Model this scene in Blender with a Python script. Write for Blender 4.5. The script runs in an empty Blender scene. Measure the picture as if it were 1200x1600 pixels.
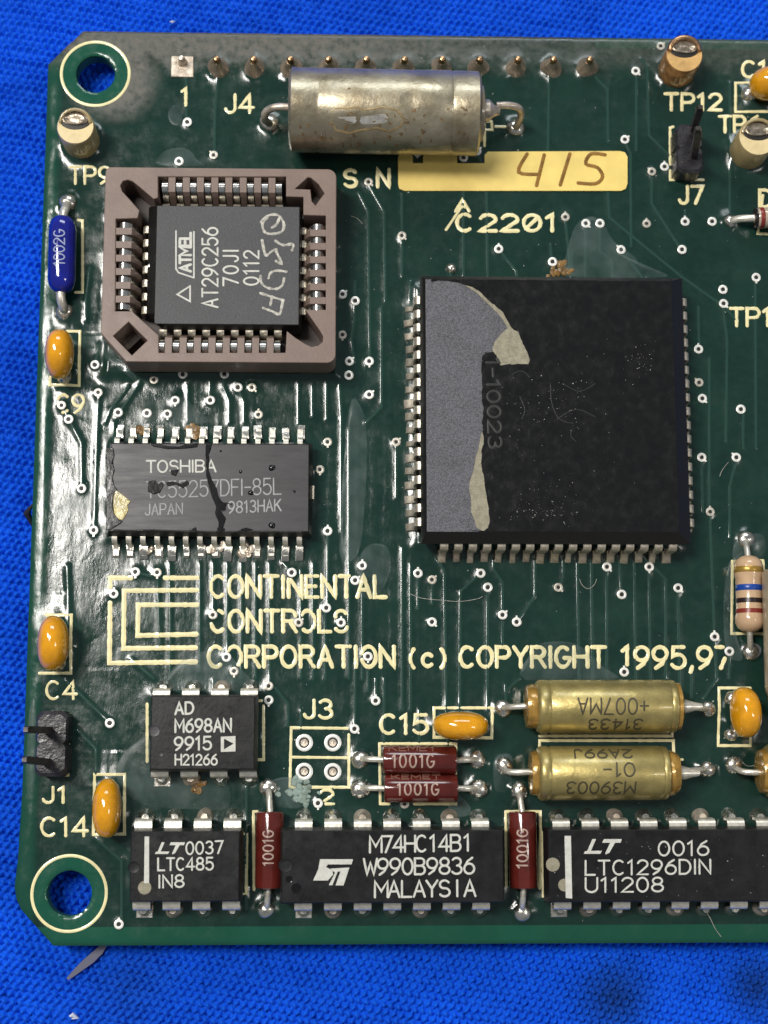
import bpy, math, random
import numpy as np
from mathutils import Vector, Matrix
random.seed(7)
rng = np.random.default_rng(7)
SC = bpy.context.scene
COL = SC.collection
K = 0.1                       # one Blender unit is one centimetre; all numbers below are millimetres
SC.unit_settings.scale_length = 0.01

# ---------------------------------------------------------------- camera
CA, CB, CC = 0.158036614, -0.0288068666, 0.00338225529
CP = np.array([27.7679608, 16.3856062, 135.383734])
FPX = 2364.98171
def rotm(a, b, c):
    ca, sa, cb, sb, cc, sc = np.cos(a), np.sin(a), np.cos(b), np.sin(b), np.cos(c), np.sin(c)
    return (np.array([[1,0,0],[0,ca,-sa],[0,sa,ca]]) @ np.array([[cb,0,sb],[0,1,0],[-sb,0,cb]])
            @ np.array([[cc,-sc,0],[sc,cc,0],[0,0,1]]))
RM = rotm(CA, CB, CC)
def P(px, py, z=0.0):
    """where the photographed point lies on the level z (mm above the board)"""
    d = RM @ np.array([(px - 600) / FPX, -(py - 800) / FPX, -1.0])
    q = CP + d * ((z - CP[2]) / d[2])
    return float(q[0]), float(q[1]), float(z)
cam_d = bpy.data.cameras.new('camera')
cam = bpy.data.objects.new('camera', cam_d); COL.objects.link(cam)
m4 = Matrix([[*RM[0], CP[0] * K], [*RM[1], CP[1] * K], [*RM[2], CP[2] * K], [0, 0, 0, 1]])
cam.matrix_world = m4
cam_d.sensor_fit = 'VERTICAL'; cam_d.sensor_height = 32.0
cam_d.lens = FPX / 1600.0 * 32.0
cam_d.dof.use_dof = True; cam_d.dof.focus_distance = 13.25; cam_d.dof.aperture_fstop = 0.40
cam_d.clip_start = 0.05; cam_d.clip_end = 1000
SC.camera = cam
SC.render.resolution_x = 768; SC.render.resolution_y = 1024

# ---------------------------------------------------------------- world and lamps (indoor)
w = bpy.data.worlds.new("World"); SC.world = w; w.use_nodes = True
w.node_tree.nodes['Background'].inputs[0].default_value = (0.86, 0.93, 1.0, 1)
w.node_tree.nodes['Background'].inputs[1].default_value = 0.19
def area(name, loc, target, sx, sy, power, color):
    d = bpy.data.lights.new(name, 'AREA'); d.shape = 'RECTANGLE'; d.size = sx; d.size_y = sy
    d.energy = power; d.color = color
    o = bpy.data.objects.new(name, d); COL.objects.link(o)
    o.location = loc
    v = Vector(target) - Vector(loc)
    o.rotation_euler = v.to_track_quat('-Z', 'Y').to_euler()
    return o
area('ceiling_lamp_key', (-18.8, 15.5, 50), (3, 4, 0), 7, 22, 25000, (1.0, 0.96, 0.9))
area('window_far', (6, 60, 46), (3, 4, 0), 36, 16, 15000, (0.9, 0.96, 1.0))
area('ceiling_lamp_side', (38, -2, 48), (3, 4, 0), 5, 12, 3500, (1.0, 0.95, 0.88))
SC.view_settings.view_transform = 'Standard'; SC.view_settings.look = 'None'
SC.view_settings.gamma = 1.0; SC.view_settings.exposure = 0.0

# ---------------------------------------------------------------- materials
MATS = {}
def mat(name, col, rough=0.5, metal=0.0, bump=0.0, bscale=60, var=0.0, vscale=8, coat=0.0, col2=None,
        spec=0.5, rvar=0.0, alpha=1.0, sheen=0.0, trans=0.0, fine=0.0, stretch=None):
    m = bpy.data.materials.new(name); m.use_nodes = True
    nt = m.node_tree; b = nt.nodes['Principled BSDF']; L = nt.links
    b.inputs['Base Color'].default_value = (*col, 1); b.inputs['Roughness'].default_value = rough
    b.inputs['Metallic'].default_value = metal; b.inputs['Specular IOR Level'].default_value = spec
    b.inputs['Coat Weight'].default_value = coat; b.inputs['Coat Roughness'].default_value = 0.08
    b.inputs['Alpha'].default_value = alpha; b.inputs['Transmission Weight'].default_value = trans
    if sheen: b.inputs['Sheen Weight'].default_value = sheen
    tc = nt.nodes.new('ShaderNodeTexCoord'); src = tc.outputs['Object']
    if stretch:
        mp = nt.nodes.new('ShaderNodeMapping'); mp.inputs['Scale'].default_value = stretch
        L.new(src, mp.inputs['Vector']); src = mp.outputs['Vector']
    def noise(sc, det=4, rg=0.6):
        n = nt.nodes.new('ShaderNodeTexNoise'); n.inputs['Scale'].default_value = sc
        n.inputs['Detail'].default_value = det; n.inputs['Roughness'].default_value = rg
        L.new(src, n.inputs['Vector']); return n
    if var or col2:
        n = noise(vscale)
        r = nt.nodes.new('ShaderNodeValToRGB')
        c2 = col2 if col2 else tuple(min(1, c * (1 + var)) for c in col)
        c1 = col if col2 else tuple(c * (1 - var) for c in col)
        r.color_ramp.elements[0].position = 0.35; r.color_ramp.elements[1].position = 0.68
        r.color_ramp.elements[0].color = (*c1, 1); r.color_ramp.elements[1].color = (*c2, 1)
        L.new(n.outputs[0], r.inputs[0]); out = r.outputs[0]
        if fine:
            n3 = noise(85, 3, 0.8); mx = nt.nodes.new('ShaderNodeMix'); mx.data_type = 'RGBA'; mx.blend_type = 'MULTIPLY'
            mr = nt.nodes.new('ShaderNodeMapRange'); mr.inputs[1].default_value = 0.3; mr.inputs[2].default_value = 0.7
            mr.inputs[3].default_value = 1 - fine; mr.inputs[4].default_value = 1 + fine
            L.new(n3.outputs[0], mr.inputs[0]); mx.inputs[0].default_value = 1
            L.new(out, mx.inputs[6]); L.new(mr.outputs[0], mx.inputs[7]); out = mx.outputs[2]
        L.new(out, b.inputs['Base Color'])
    if rvar:
        n2 = noise(vscale * 1.7)
        mr = nt.nodes.new('ShaderNodeMapRange'); mr.inputs[1].default_value = 0.3; mr.inputs[2].default_value = 0.7
        mr.inputs[3].default_value = max(0.03, rough - rvar); mr.inputs[4].default_value = min(1, rough + rvar)
        L.new(n2.outputs[0], mr.inputs[0]); L.new(mr.outputs[0], b.inputs['Roughness'])
    if bump:
        n = noise(bscale)
        bp = nt.nodes.new('ShaderNodeBump'); bp.inputs['Strength'].default_value = 1.0
        bp.inputs['Distance'].default_value = bump * 0.3
        L.new(n.outputs[0], bp.inputs['Height']); L.new(bp.outputs[0], b.inputs['Normal'])
    MATS[name] = m
    return m
mat('laminate', (0.02, 0.10, 0.06), 0.5, var=0.3, vscale=6)
mat('ink', (0.90, 0.80, 0.44), 0.35, var=0.10, vscale=10, bump=0.003, bscale=40, coat=0.4)
mat('label_ink', (0.90, 0.68, 0.20), 0.4, var=0.10, vscale=3, bump=0.002, bscale=30, coat=0.3)
mat('marker', (0.27, 0.13, 0.02), 0.3, var=0.4, vscale=9, coat=0.5)
mat('trace', (0.018, 0.058, 0.044), 0.16, bump=0.004, bscale=14, coat=0.6)
mat('solder', (0.70, 0.67, 0.60), 0.24, 0.95, bump=0.012, bscale=16, var=0.25, vscale=12, rvar=0.12)
mat('via_tin', (0.92, 0.90, 0.84), 0.34, 0.3, bump=0.004, bscale=30, var=0.1)
mat('via_dull', (0.62, 0.58, 0.50), 0.38, 0.5, bump=0.01, bscale=30, var=0.3, vscale=14)
mat('dark_hole', (0.010, 0.008, 0.006), 0.5)
mat('brass_tip', (0.50, 0.30, 0.16), 0.3, 0.9, bump=0.01, bscale=25, var=0.4, vscale=10)
mat('old_solder', (0.62, 0.53, 0.43), 0.36, 0.6, bump=0.012, bscale=18, var=0.4, vscale=10, rvar=0.1)
mat('lead', (0.78, 0.74, 0.64), 0.32, 0.62, bump=0.006, bscale=25, var=0.25, vscale=14, rvar=0.1)
mat('dull_lead', (0.60, 0.54, 0.44), 0.42, 0.65, bump=0.012, bscale=25, var=0.35, vscale=14, rvar=0.1)
mat('epoxy', (0.007, 0.007, 0.008), 0.30, bump=0.003, bscale=30, col2=(0.013, 0.013, 0.014), vscale=5, rvar=0.08, spec=0.35)
mat('epoxy_side', (0.008, 0.008, 0.008), 0.42, bump=0.004, bscale=30)
mat('grey_epoxy', (0.105, 0.105, 0.120), 0.5, bump=0.03, bscale=70, var=0.10, vscale=3, fine=0.85)
mat('chip_grey', (0.050, 0.050, 0.054), 0.5, bump=0.008, bscale=60, var=0.10, vscale=3, fine=0.45)
mat('sram_grey', (0.030, 0.028, 0.032), 0.36, bump=0.003, bscale=10, var=0.25, vscale=2.5, rvar=0.08, stretch=(0.6, 4, 1))
mat('black_coat', (0.0065, 0.0065, 0.007), 0.20, bump=0.020, bscale=10, col2=(0.009, 0.009, 0.009), vscale=7, rvar=0.09, fine=0.15)
mat('clear_bead', (0.05, 0.05, 0.05), 0.06, bump=0.01, bscale=6, coat=1.0)
mat('drip_coat', (0.006, 0.006, 0.007), 0.12, bump=0.006, bscale=5)
mat('tan_residue', (0.30, 0.27, 0.19), 0.6, bump=0.010, bscale=70, var=0.2, vscale=20, fine=0.3)
mat('amber_residue', (0.50, 0.40, 0.12), 0.15, bump=0.01, bscale=20, var=0.4, vscale=8, coat=0.6)
mat('chip_print', (0.62, 0.61, 0.55), 0.6, var=0.10, vscale=20)
mat('pale_print', (0.36, 0.36, 0.36), 0.6, var=0.2, vscale=20)
mat('faint_print', (0.017, 0.017, 0.016), 0.4, var=0.3, vscale=12)
mat('chalk', (0.50, 0.48, 0.42), 0.8, var=0.45, vscale=25)
mat('socket', (0.215, 0.150, 0.122), 0.42, bump=0.004, bscale=45, var=0.10, vscale=4, rvar=0.08, fine=0.10)
mat('socket_dark', (0.05, 0.034, 0.028), 0.5)
mat('spring', (0.72, 0.71, 0.68), 0.2, 0.95, bump=0.004, bscale=20, var=0.15, vscale=12)
mat('orange', (0.80, 0.35, 0.008), 0.12, bump=0.014, bscale=6, var=0.18, vscale=6, coat=0.8, fine=0.10)
mat('red_body', (0.105, 0.014, 0.010), 0.14, bump=0.005, bscale=9, var=0.25, vscale=6, coat=0.6)
mat('dim_red_print', (0.20, 0.085, 0.06), 0.5)
mat('red_print', (0.44, 0.31, 0.25), 0.5, var=0.3, vscale=30)
mat('blue_body', (0.006, 0.012, 0.235), 0.10, bump=0.004, bscale=7, var=0.2, vscale=5, coat=0.7)
mat('blue_print', (0.30, 0.34, 0.52), 0.5)
mat('gold_case', (0.46, 0.37, 0.14), 0.40, 0.7, bump=0.012, bscale=16, var=0.22, vscale=4.5, rvar=0.12, coat=0.35, fine=0.12)
mat('gold_seal', (0.42, 0.24, 0.05), 0.22, 0.3, bump=0.02, bscale=14, var=0.3, vscale=8, coat=0.6)
mat('case_print', (0.06, 0.05, 0.025), 0.5)
mat('silver_case', (0.50, 0.45, 0.33), 0.36, 0.7, bump=0.016, bscale=13, col2=(0.26, 0.21, 0.13), vscale=2.6, rvar=0.14, coat=0.3, fine=0.15)
mat('can_grime', (0.20, 0.13, 0.06), 0.6, 0.2, var=0.4, vscale=20)
mat('tarnish', (0.42, 0.35, 0.27), 0.3, 0.85, bump=0.02, bscale=14, var=0.5, vscale=12)
mat('cone_solder', (0.58, 0.46, 0.35), 0.30, 0.7, bump=0.02, bscale=16, var=0.35, vscale=10)
mat('pale_metal', (0.60, 0.58, 0.52), 0.4, 0.6, var=0.3, vscale=14)
mat('rust_film', (0.38, 0.28, 0.14), 0.45, 0.4, bump=0.02, bscale=20, var=0.35, vscale=8)
mat('ceramic', (0.40, 0.31, 0.15), 0.22, bump=0.008, bscale=12, var=0.15, vscale=6, coat=0.5)
mat('burnt_ceramic', (0.34, 0.17, 0.06), 0.22, bump=0.02, bscale=12, var=0.5, vscale=7, coat=0.6)
mat('burnt_top', (0.68, 0.42, 0.16), 0.25, bump=0.01, bscale=12, var=0.25, vscale=7, coat=0.6)
mat('cream_top', (0.82, 0.66, 0.36), 0.25, bump=0.006, bscale=12, var=0.12, vscale=7, coat=0.5)
mat('header', (0.028, 0.026, 0.030), 0.33, bump=0.04, bscale=9, var=0.5, vscale=6, rvar=0.15)
mat('header_pin', (0.085, 0.072, 0.068), 0.35, 0.6, bump=0.015, bscale=14, var=0.5, vscale=9)
mat('tan_body', (0.60, 0.40, 0.24), 0.2, bump=0.004, bscale=12, var=0.08, vscale=8, coat=0.6)
mat('band_gold', (0.48, 0.29, 0.06), 0.3, 0.5); mat('band_blue', (0.01, 0.06, 0.32), 0.3)
mat('band_black', (0.02, 0.012, 0.012), 0.3); mat('band_brown', (0.22, 0.03, 0.02), 0.3)
mat('beige_body', (0.36, 0.29, 0.20), 0.3, bump=0.01, bscale=12, var=0.2, vscale=4, coat=0.4)
mat('glass_body', (0.50, 0.42, 0.32), 0.1, var=0.2, vscale=8, coat=1.0)
mat('corrosion', (0.30, 0.40, 0.36), 0.6, bump=0.06, bscale=12, col2=(0.16, 0.20, 0.16), vscale=9)
mat('dust', (0.55, 0.54, 0.48), 0.7, var=0.3)
mat('lint', (0.62, 0.66, 0.78), 0.8)
mat('grey_smear', (0.13, 0.13, 0.19), 0.6, bump=0.01, bscale=10)
mat('flux', (0.22, 0.12, 0.03), 0.3, bump=0.03, bscale=14, var=0.5, vscale=10)
mat('black_thread', (0.01, 0.01, 0.02), 0.5)

def film_material():
    """lifted clear coating: mostly see-through, a thin pale haze and a glossy skin"""
    m = bpy.data.materials.new('lifted_film'); m.use_nodes = True; nt = m.node_tree; nt.nodes.clear(); L = nt.links
    out = nt.nodes.new('ShaderNodeOutputMaterial'); tr = nt.nodes.new('ShaderNodeBsdfTransparent')
    pb = nt.nodes.new('ShaderNodeBsdfPrincipled'); pb.inputs['Base Color'].default_value = (0.22, 0.29, 0.28, 1)
    pb.inputs['Roughness'].default_value = 0.22
    tc = nt.nodes.new('ShaderNodeTexCoord'); n = nt.nodes.new('ShaderNodeTexNoise'); n.inputs['Scale'].default_value = 4
    n.inputs['Detail'].default_value = 7
    mr = nt.nodes.new('ShaderNodeMapRange'); mr.inputs[1].default_value = 0.3; mr.inputs[2].default_value = 0.75
    mr.inputs[3].default_value = 0.03; mr.inputs[4].default_value = 0.30
    mx = nt.nodes.new('ShaderNodeMixShader')
    L.new(tc.outputs['Object'], n.inputs['Vector']); L.new(n.outputs[0], mr.inputs[0]); L.new(mr.outputs[0], mx.inputs[0])
    L.new(tr.outputs[0], mx.inputs[1]); L.new(pb.outputs[0], mx.inputs[2]); L.new(mx.outputs[0], out.inputs[0])
    MATS['lifted_film'] = m
film_material()

# ---------------------------------------------------------------- mesh helpers (millimetres in, centimetres out)
class MB:
    def __init__(s): s.v = []; s.f = []; s.mi = []; s.cur = 0
    def add(s, vs, fs):
        o = len(s.v); s.v += [tuple(map(float, q)) for q in vs]
        s.f += [tuple(i + o for i in f) for f in fs]; s.mi += [s.cur] * len(fs)
    def box(s, x0, x1, y0, y1, z0, z1, bev=0.0):
        s.rings([(z0, x0, x1, y0, y1)] + ([(z1 - bev, x0, x1, y0, y1), (z1, x0 + bev, x1 - bev, y0 + bev, y1 - bev)] if bev
                else [(z1, x0, x1, y0, y1)]))
    def rings(s, rs):
        vs = []; fs = []
        for z, x0, x1, y0, y1 in rs: vs += [(x0, y0, z), (x1, y0, z), (x1, y1, z), (x0, y1, z)]
        for i in range(len(rs) - 1):
            for k in range(4):
                a = i * 4 + k; b = i * 4 + (k + 1) % 4; fs.append((a, b, b + 4, a + 4))
        fs.append((3, 2, 1, 0)); n = (len(rs) - 1) * 4; fs.append((n, n + 1, n + 2, n + 3)); s.add(vs, fs)
    def loft(s, loops, cap0=True, cap1=True):
        n = len(loops[0]); vs = [q for l in loops for q in l]; fs = []
        for i in range(len(loops) - 1):
            for k in range(n):
                a = i * n + k; b = i * n + (k + 1) % n; fs.append((a, b, b + n, a + n))
        if cap0: fs.append(tuple(range(n - 1, -1, -1)))
        if cap1: fs.append(tuple(range((len(loops) - 1) * n, len(loops) * n)))
        s.add(vs, fs)
    def tube(s, path, rad, n=12, sx=1.0):
        """round bar through the points, one radius per point"""
        path = [np.array(p, float) for p in path]
        if not hasattr(rad, '__len__'): rad = [rad] * len(path)
        loops = []; up = None
        for i, p in enumerate(path):
            t = path[min(i + 1, len(path) - 1)] - path[max(i - 1, 0)]; t = t / (np.linalg.norm(t) + 1e-9)
            if up is None:
                up = np.array([0, 0, 1.0]) if abs(t[2]) < 0.9 else np.array([0, 1.0, 0])
            a = np.cross(t, up); a /= np.linalg.norm(a) + 1e-9; b = np.cross(a, t); up = b
            loops.append([tuple(p + rad[i] * (math.cos(2 * math.pi * k / n) * a * sx + math.sin(2 * math.pi * k / n) * b)) for k in range(n)])
        s.loft(loops)
    def lathe_z(s, cx, cy, prof, n=24, ex=1.0, ey=1.0, rot=0.0, cap0=True, cap1=True, wob=0.0):
        loops = []; ph = random.random() * 6
        cr, sr = math.cos(rot), math.sin(rot)
        for r, z in prof:
            l = []
            for k in range(n):
                t = 2 * math.pi * k / n; rr = r * (1 + wob * math.sin(2 * t + ph) + wob * 0.6 * math.sin(3 * t + ph * 2))
                x, y = rr * math.cos(t) * ex, rr * math.sin(t) * ey
                l.append((cx + x * cr - y * sr, cy + x * sr + y * cr, z))
            loops.append(l)
        s.loft(loops, cap0, cap1)
    def strip(s, prof, w, wf=None):
        """a bent metal strip: prof = list of (y, z), width w (or per point wf), thickness .22"""
        t = 0.11; loops = []
        for i, (y, z) in enumerate(prof):
            a = prof[max(i - 1, 0)]; b = prof[min(i + 1, len(prof) - 1)]
            d = np.array([b[0] - a[0], b[1] - a[1]]); d = d / (np.linalg.norm(d) + 1e-9); nx, nz = -d[1], d[0]
            h = (wf[i] if wf else w) / 2
            loops.append([(-h, y + nx * t, z + nz * t), (h, y + nx * t, z + nz * t), (h, y - nx * t, z - nz * t), (-h, y - nx * t, z - nz * t)])
        s.loft(loops)
    def ribbon(s, pts, wid, fn, dome=0.03, seg=0.5, edge=0.012, k=0, rag=0.0):
        """flat stroke with round ends along pts (2D); fn(x, y, h) puts it on its surface"""
        q = [np.array(pts[0], float)]
        for p in pts[1:]:
            p = np.array(p, float); d = np.linalg.norm(p - q[-1])
            if d < 1e-5: continue
            m = max(1, int(d / seg)); a = q[-1]
            for j in range(1, m + 1): q.append(a + (p - a) * j / m)
        if len(q) < 2: q.append(q[0] + np.array([1e-3, 0]))
        closed = np.linalg.norm(q[0] - q[-1]) < 1e-4 and len(q) > 3
        n = len(q); h = wid / 2; vs = []; e = edge + k * 0.0017
        nor = []
        for i in range(n):
            if closed: a = q[(i - 1) % (n - 1)] if i not in (0,) else q[n - 2]; b = q[1] if i in (0, n - 1) else q[i + 1]
            else: a = q[max(i - 1, 0)]; b = q[min(i + 1, n - 1)]
            t1 = q[i] - a; t2 = b - q[i]
            l1, l2 = np.linalg.norm(t1), np.linalg.norm(t2)
            t1 = t1 / l1 if l1 > 1e-9 else t2 / l2; t2 = t2 / l2 if l2 > 1e-9 else t1
            t = t1 + t2; lt = np.linalg.norm(t); t = t / lt if lt > 1e-6 else t1
            nn = np.array([-t[1], t[0]]); c = max(0.55, float(nn @ np.array([-t1[1], t1[0]])))
            nor.append(nn / c * (1 + (rag * random.uniform(-1, 1) if rag else 0)))
        for i in range(n):
            L = q[i] + nor[i] * h; R = q[i] - nor[i] * h
            vs += [fn(L[0], L[1], e), fn(q[i][0], q[i][1], e + dome), fn(R[0], R[1], e)]
        fs = []
        for i in range(n - 1):
            a = 3 * i; fs += [(a, a + 1, a + 4, a + 3), (a + 1, a + 2, a + 5, a + 4)]
        if not closed:
            for end, sg in ((0, -1), (n - 1, 1)):
                t = (q[1] - q[0]) if end == 0 else (q[-1] - q[-2]); t = t / np.linalg.norm(t) * sg
                nn = np.array([-t[1], t[0]]); o = len(vs); c = q[end]
                arc = [c + h * (math.sin(x) * t + math.cos(x) * nn) for x in [math.pi * j / 5 for j in range(1, 5)]]
                vs += [fn(a_[0], a_[1], e) for a_ in arc]
                ia, ib = (3 * end + (0 if sg > 0 else 2)), (3 * end + (2 if sg > 0 else 0)); ic = 3 * end + 1
                ring = [ia] + [o + j for j in range(4)] + [ib]
                for j in range(5): fs.append((ic, ring[j + 1], ring[j]))
        s.add(vs, fs)
    def mesh(s, name, mats, smooth=True, org=(0, 0, 0)):
        me = bpy.data.meshes.new(name)
        me.from_pydata([((x - org[0]) * K, (y - org[1]) * K, (z - org[2]) * K) for x, y, z in s.v], [], s.f)
        for m in (mats if isinstance(mats, (list, tuple)) else [mats]): me.materials.append(MATS[m])
        me.polygons.foreach_set('material_index', s.mi)
        if smooth: me.polygons.foreach_set('use_smooth', [True] * len(me.polygons))
        me.update(); 
        if smooth:
            try: me.set_sharp_from_angle(angle=math.radians(smooth if smooth is not True else 38))
            except Exception: pass
        return me
ORG = {}
def put(o, parent=None, loc=(0, 0, 0), rz=0.0):
    """link an object; loc is a place on the board in mm"""
    COL.objects.link(o)
    po = ORG[parent.name] if parent else (0, 0, 0)
    if parent: o.parent = parent
    o.location = tuple((a - b) * K for a, b in zip(loc, po)); o.rotation_euler = (0, 0, rz)
    ORG[o.name] = tuple(loc)
    return o
def empty(name, loc, parent=None, label=None, cat=None, group=None):
    o = bpy.data.objects.new(name, None); o.empty_display_size = 0.2; put(o, parent, loc)
    if label: o['label'] = label
    if cat: o['category'] = cat
    if group: o['group'] = group
    return o
def part(name, mb, mats, parent, smooth=True, label=None, loc=None):
    loc = ORG[parent.name] if (loc is None and parent) else (loc or (0, 0, 0))
    o = bpy.data.objects.new(name, mb.mesh(name, mats, smooth, loc)); put(o, parent, loc)
    if label: o['label'] = label
    return o
def inst(name, me, parent, loc, rz=0.0):
    return put(bpy.data.objects.new(name, me), parent, loc, rz)
def fill2d(name, loops, z0, z1, mats, parent, label=None, bev=0.0, smooth=False):
    """polygon with holes (mm, 2D loops), filled and extruded between two levels"""
    cu = bpy.data.curves.new(name, 'CURVE'); cu.dimensions = '2D'; cu.fill_mode = 'BOTH'
    cu.extrude = (z1 - z0) / 2 * K - bev * K; cu.bevel_depth = bev * K; cu.bevel_resolution = 1; cu.offset = -bev * K
    og = ORG[parent.name] if parent else (0, 0, 0)
    for l in loops:
        sp = cu.splines.new('POLY'); sp.points.add(len(l) - 1); sp.use_cyclic_u = True
        for i, q in enumerate(l): sp.points[i].co = ((q[0] - og[0]) * K, (q[1] - og[1]) * K, 0, 1)
    t = bpy.data.objects.new('t', cu); COL.objects.link(t)
    me = bpy.data.meshes.new_from_object(t.evaluated_get(bpy.context.evaluated_depsgraph_get()))
    bpy.data.objects.remove(t); bpy.data.curves.remove(cu)
    co = np.zeros(len(me.vertices) * 3, np.float32); me.vertices.foreach_get('co', co); co = co.reshape(-1, 3)
    co[:, 2] += ((z0 + z1) / 2 - og[2]) * K; me.vertices.foreach_set('co', co.ravel())
    me.materials.clear(); me.materials.append(MATS[mats]); me.name = name
    me.polygons.foreach_set('use_smooth', [smooth] * len(me.polygons)); me.update()
    o = bpy.data.objects.new(name, me); put(o, parent, og)
    if label: o['label'] = label
    return o

# ---------------------------------------------------------------- value noise and the board's coated surface
def vnoise(x, y, seed=0):
    r = np.random.default_rng(seed).random((256, 256))
    xi = np.floor(x).astype(int); yi = np.floor(y).astype(int); fx = x - xi; fy = y - yi
    fx = fx * fx * fx * (fx * (fx * 6 - 15) + 10); fy = fy * fy * fy * (fy * (fy * 6 - 15) + 10)
    a = r[xi % 256, yi % 256]; b = r[(xi + 1) % 256, yi % 256]; c = r[xi % 256, (yi + 1) % 256]; d = r[(xi + 1) % 256, (yi + 1) % 256]
    return (a * (1 - fx) + b * fx) * (1 - fy) + (c * (1 - fx) + d * fx) * fy - 0.5

# ---------------------------------------------------------------- the place: outlines, footprints
XR = 78.0; YT = 84.15
OUT = [(3.16, 0.0), (XR, 0.0), (XR, YT), (3.22, YT), (0.0, 80.7), (0.0, 13.0), (-0.17, 7.1), (-0.36, 5.0), (-0.15, 3.9), (0.32, 2.98)]
HOLES = [(4.5, 79.79, 1.83), (4.4, 4.42, 1.93)]
def R4(a, b, z):                       # rectangle from the upper-left and lower-right photographed corners
    p, q = P(*a, z), P(*b, z); return p[0], q[0], q[1], p[1]
QX0, QX1, QY0, QY1 = 35.3, 57.68, 35.5, 58.55         # large chip, top face
SX0, SX1, SY0, SY1 = 6.45, 27.3, 50.65, 68.75         # socket
CX0, CX1, CY0, CY1 = 11.1, 24.0, 54.2, 65.26          # chip in the socket, top face
FOOT = [(QX0 - .5, QX1 + .5, QY0 - .5, QY1 + .5, .30), (SX0, SX1, SY0, SY1, .35), (7.0, 25.2, 35.4, 44.0, .22),
        (11.3, 20.8, 14.9, 21.4, .2), (10.0, 19.6, 4.0, 10.0, .2), (22.7, 42.0, 3.8, 10.0, .2), (45.4, 70.8, 3.8, 10.0, .2)]
CAPS = [  # photographed centre, half sizes in px, height of the widest place
    ((93, 553), 22, 39, 2.9, 3), ((83, 1005), 23.5, 42.5, 2.9, 0), ((167, 1263), 21.5, 45, 2.6, 0), ((720, 1134), 43.5, 22, 2.3, 0),
    ((1165, 1113), 24, 38, 3.0, 0), ((1205, 131), 37, 25, 2.4, 0)]
CIRC = []
for (c, a, b, z, r) in CAPS: q = P(*c, z); CIRC.append((q[0], q[1], a / 17.8, b / 17.8, .30))
POSTS = [((128, 222), 1.72, 0), ((1056, 112), 1.75, 1), ((1168, 238), 1.8, 0)]
for (c, r, k) in POSTS: q = P(*c, 0); CIRC.append((q[0], q[1], r, r, .4))

VI = """293,192 334,243 280,253 652,239 724,247 745,237 576,285 993,112 976,219 1018,269 1038,261 883,340 149,571 154,614 97,634 241,594 286,586 274,626 329,626 535,461 555,471 535,524 546,565 577,565 545,587
577,617 351,586 372,606 394,606 779,390 863,410 619,691 628,369 915,350 937,350 970,391 1010,350 1070,347 1112,347 1065,391 1181,434 1129,453 1130,475 1091,546 1092,598 1097,623 1157,640 230,646 262,647 185,645
108,656 128,764 147,829 212,894 246,895 178,928 404,648 512,691 500,734 512,830 566,884 555,907 456,895 510,950 653,896 333,961 467,973 533,973 675,906 751,896 762,918 785,961 807,972 872,918 675,972
1096,715 1150,715 1109,800 948,886 1014,886 971,929 1059,919 1116,995 1139,1018 975,1050 354,1027 366,1049 172,1130 420,1072 420,1094 587,1095 554,1139 497,1255 632,1256 575,1026 186,1444 1032,73"""
CONES = [285, 341, 398, 455, 514, 572, 631, 689, 747, 806, 861, 917]
for k_ in CONES[1:]: q = P(k_, 107, 0); CIRC.append((q[0], q[1], 1.0, 1.0, .22))
for s_ in VI.split(): q = P(*map(float, s_.split(','))); CIRC.append((q[0], q[1], .42, .42, .07))
for s_ in ((786,1107),(1106,1108),(788,1197),(1104,1202),(1146,1195),(563,1187),(745,1187),(563,1233),(747,1232),(419,1230),(416,1421),(811,1236),(816,1425),(107,317),(101,488),(1140,347),(1165,843),(1174,1018),(421,193),(805,201)):
    q = P(*s_); CIRC.append((q[0], q[1], .8, .8, .25))

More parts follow.
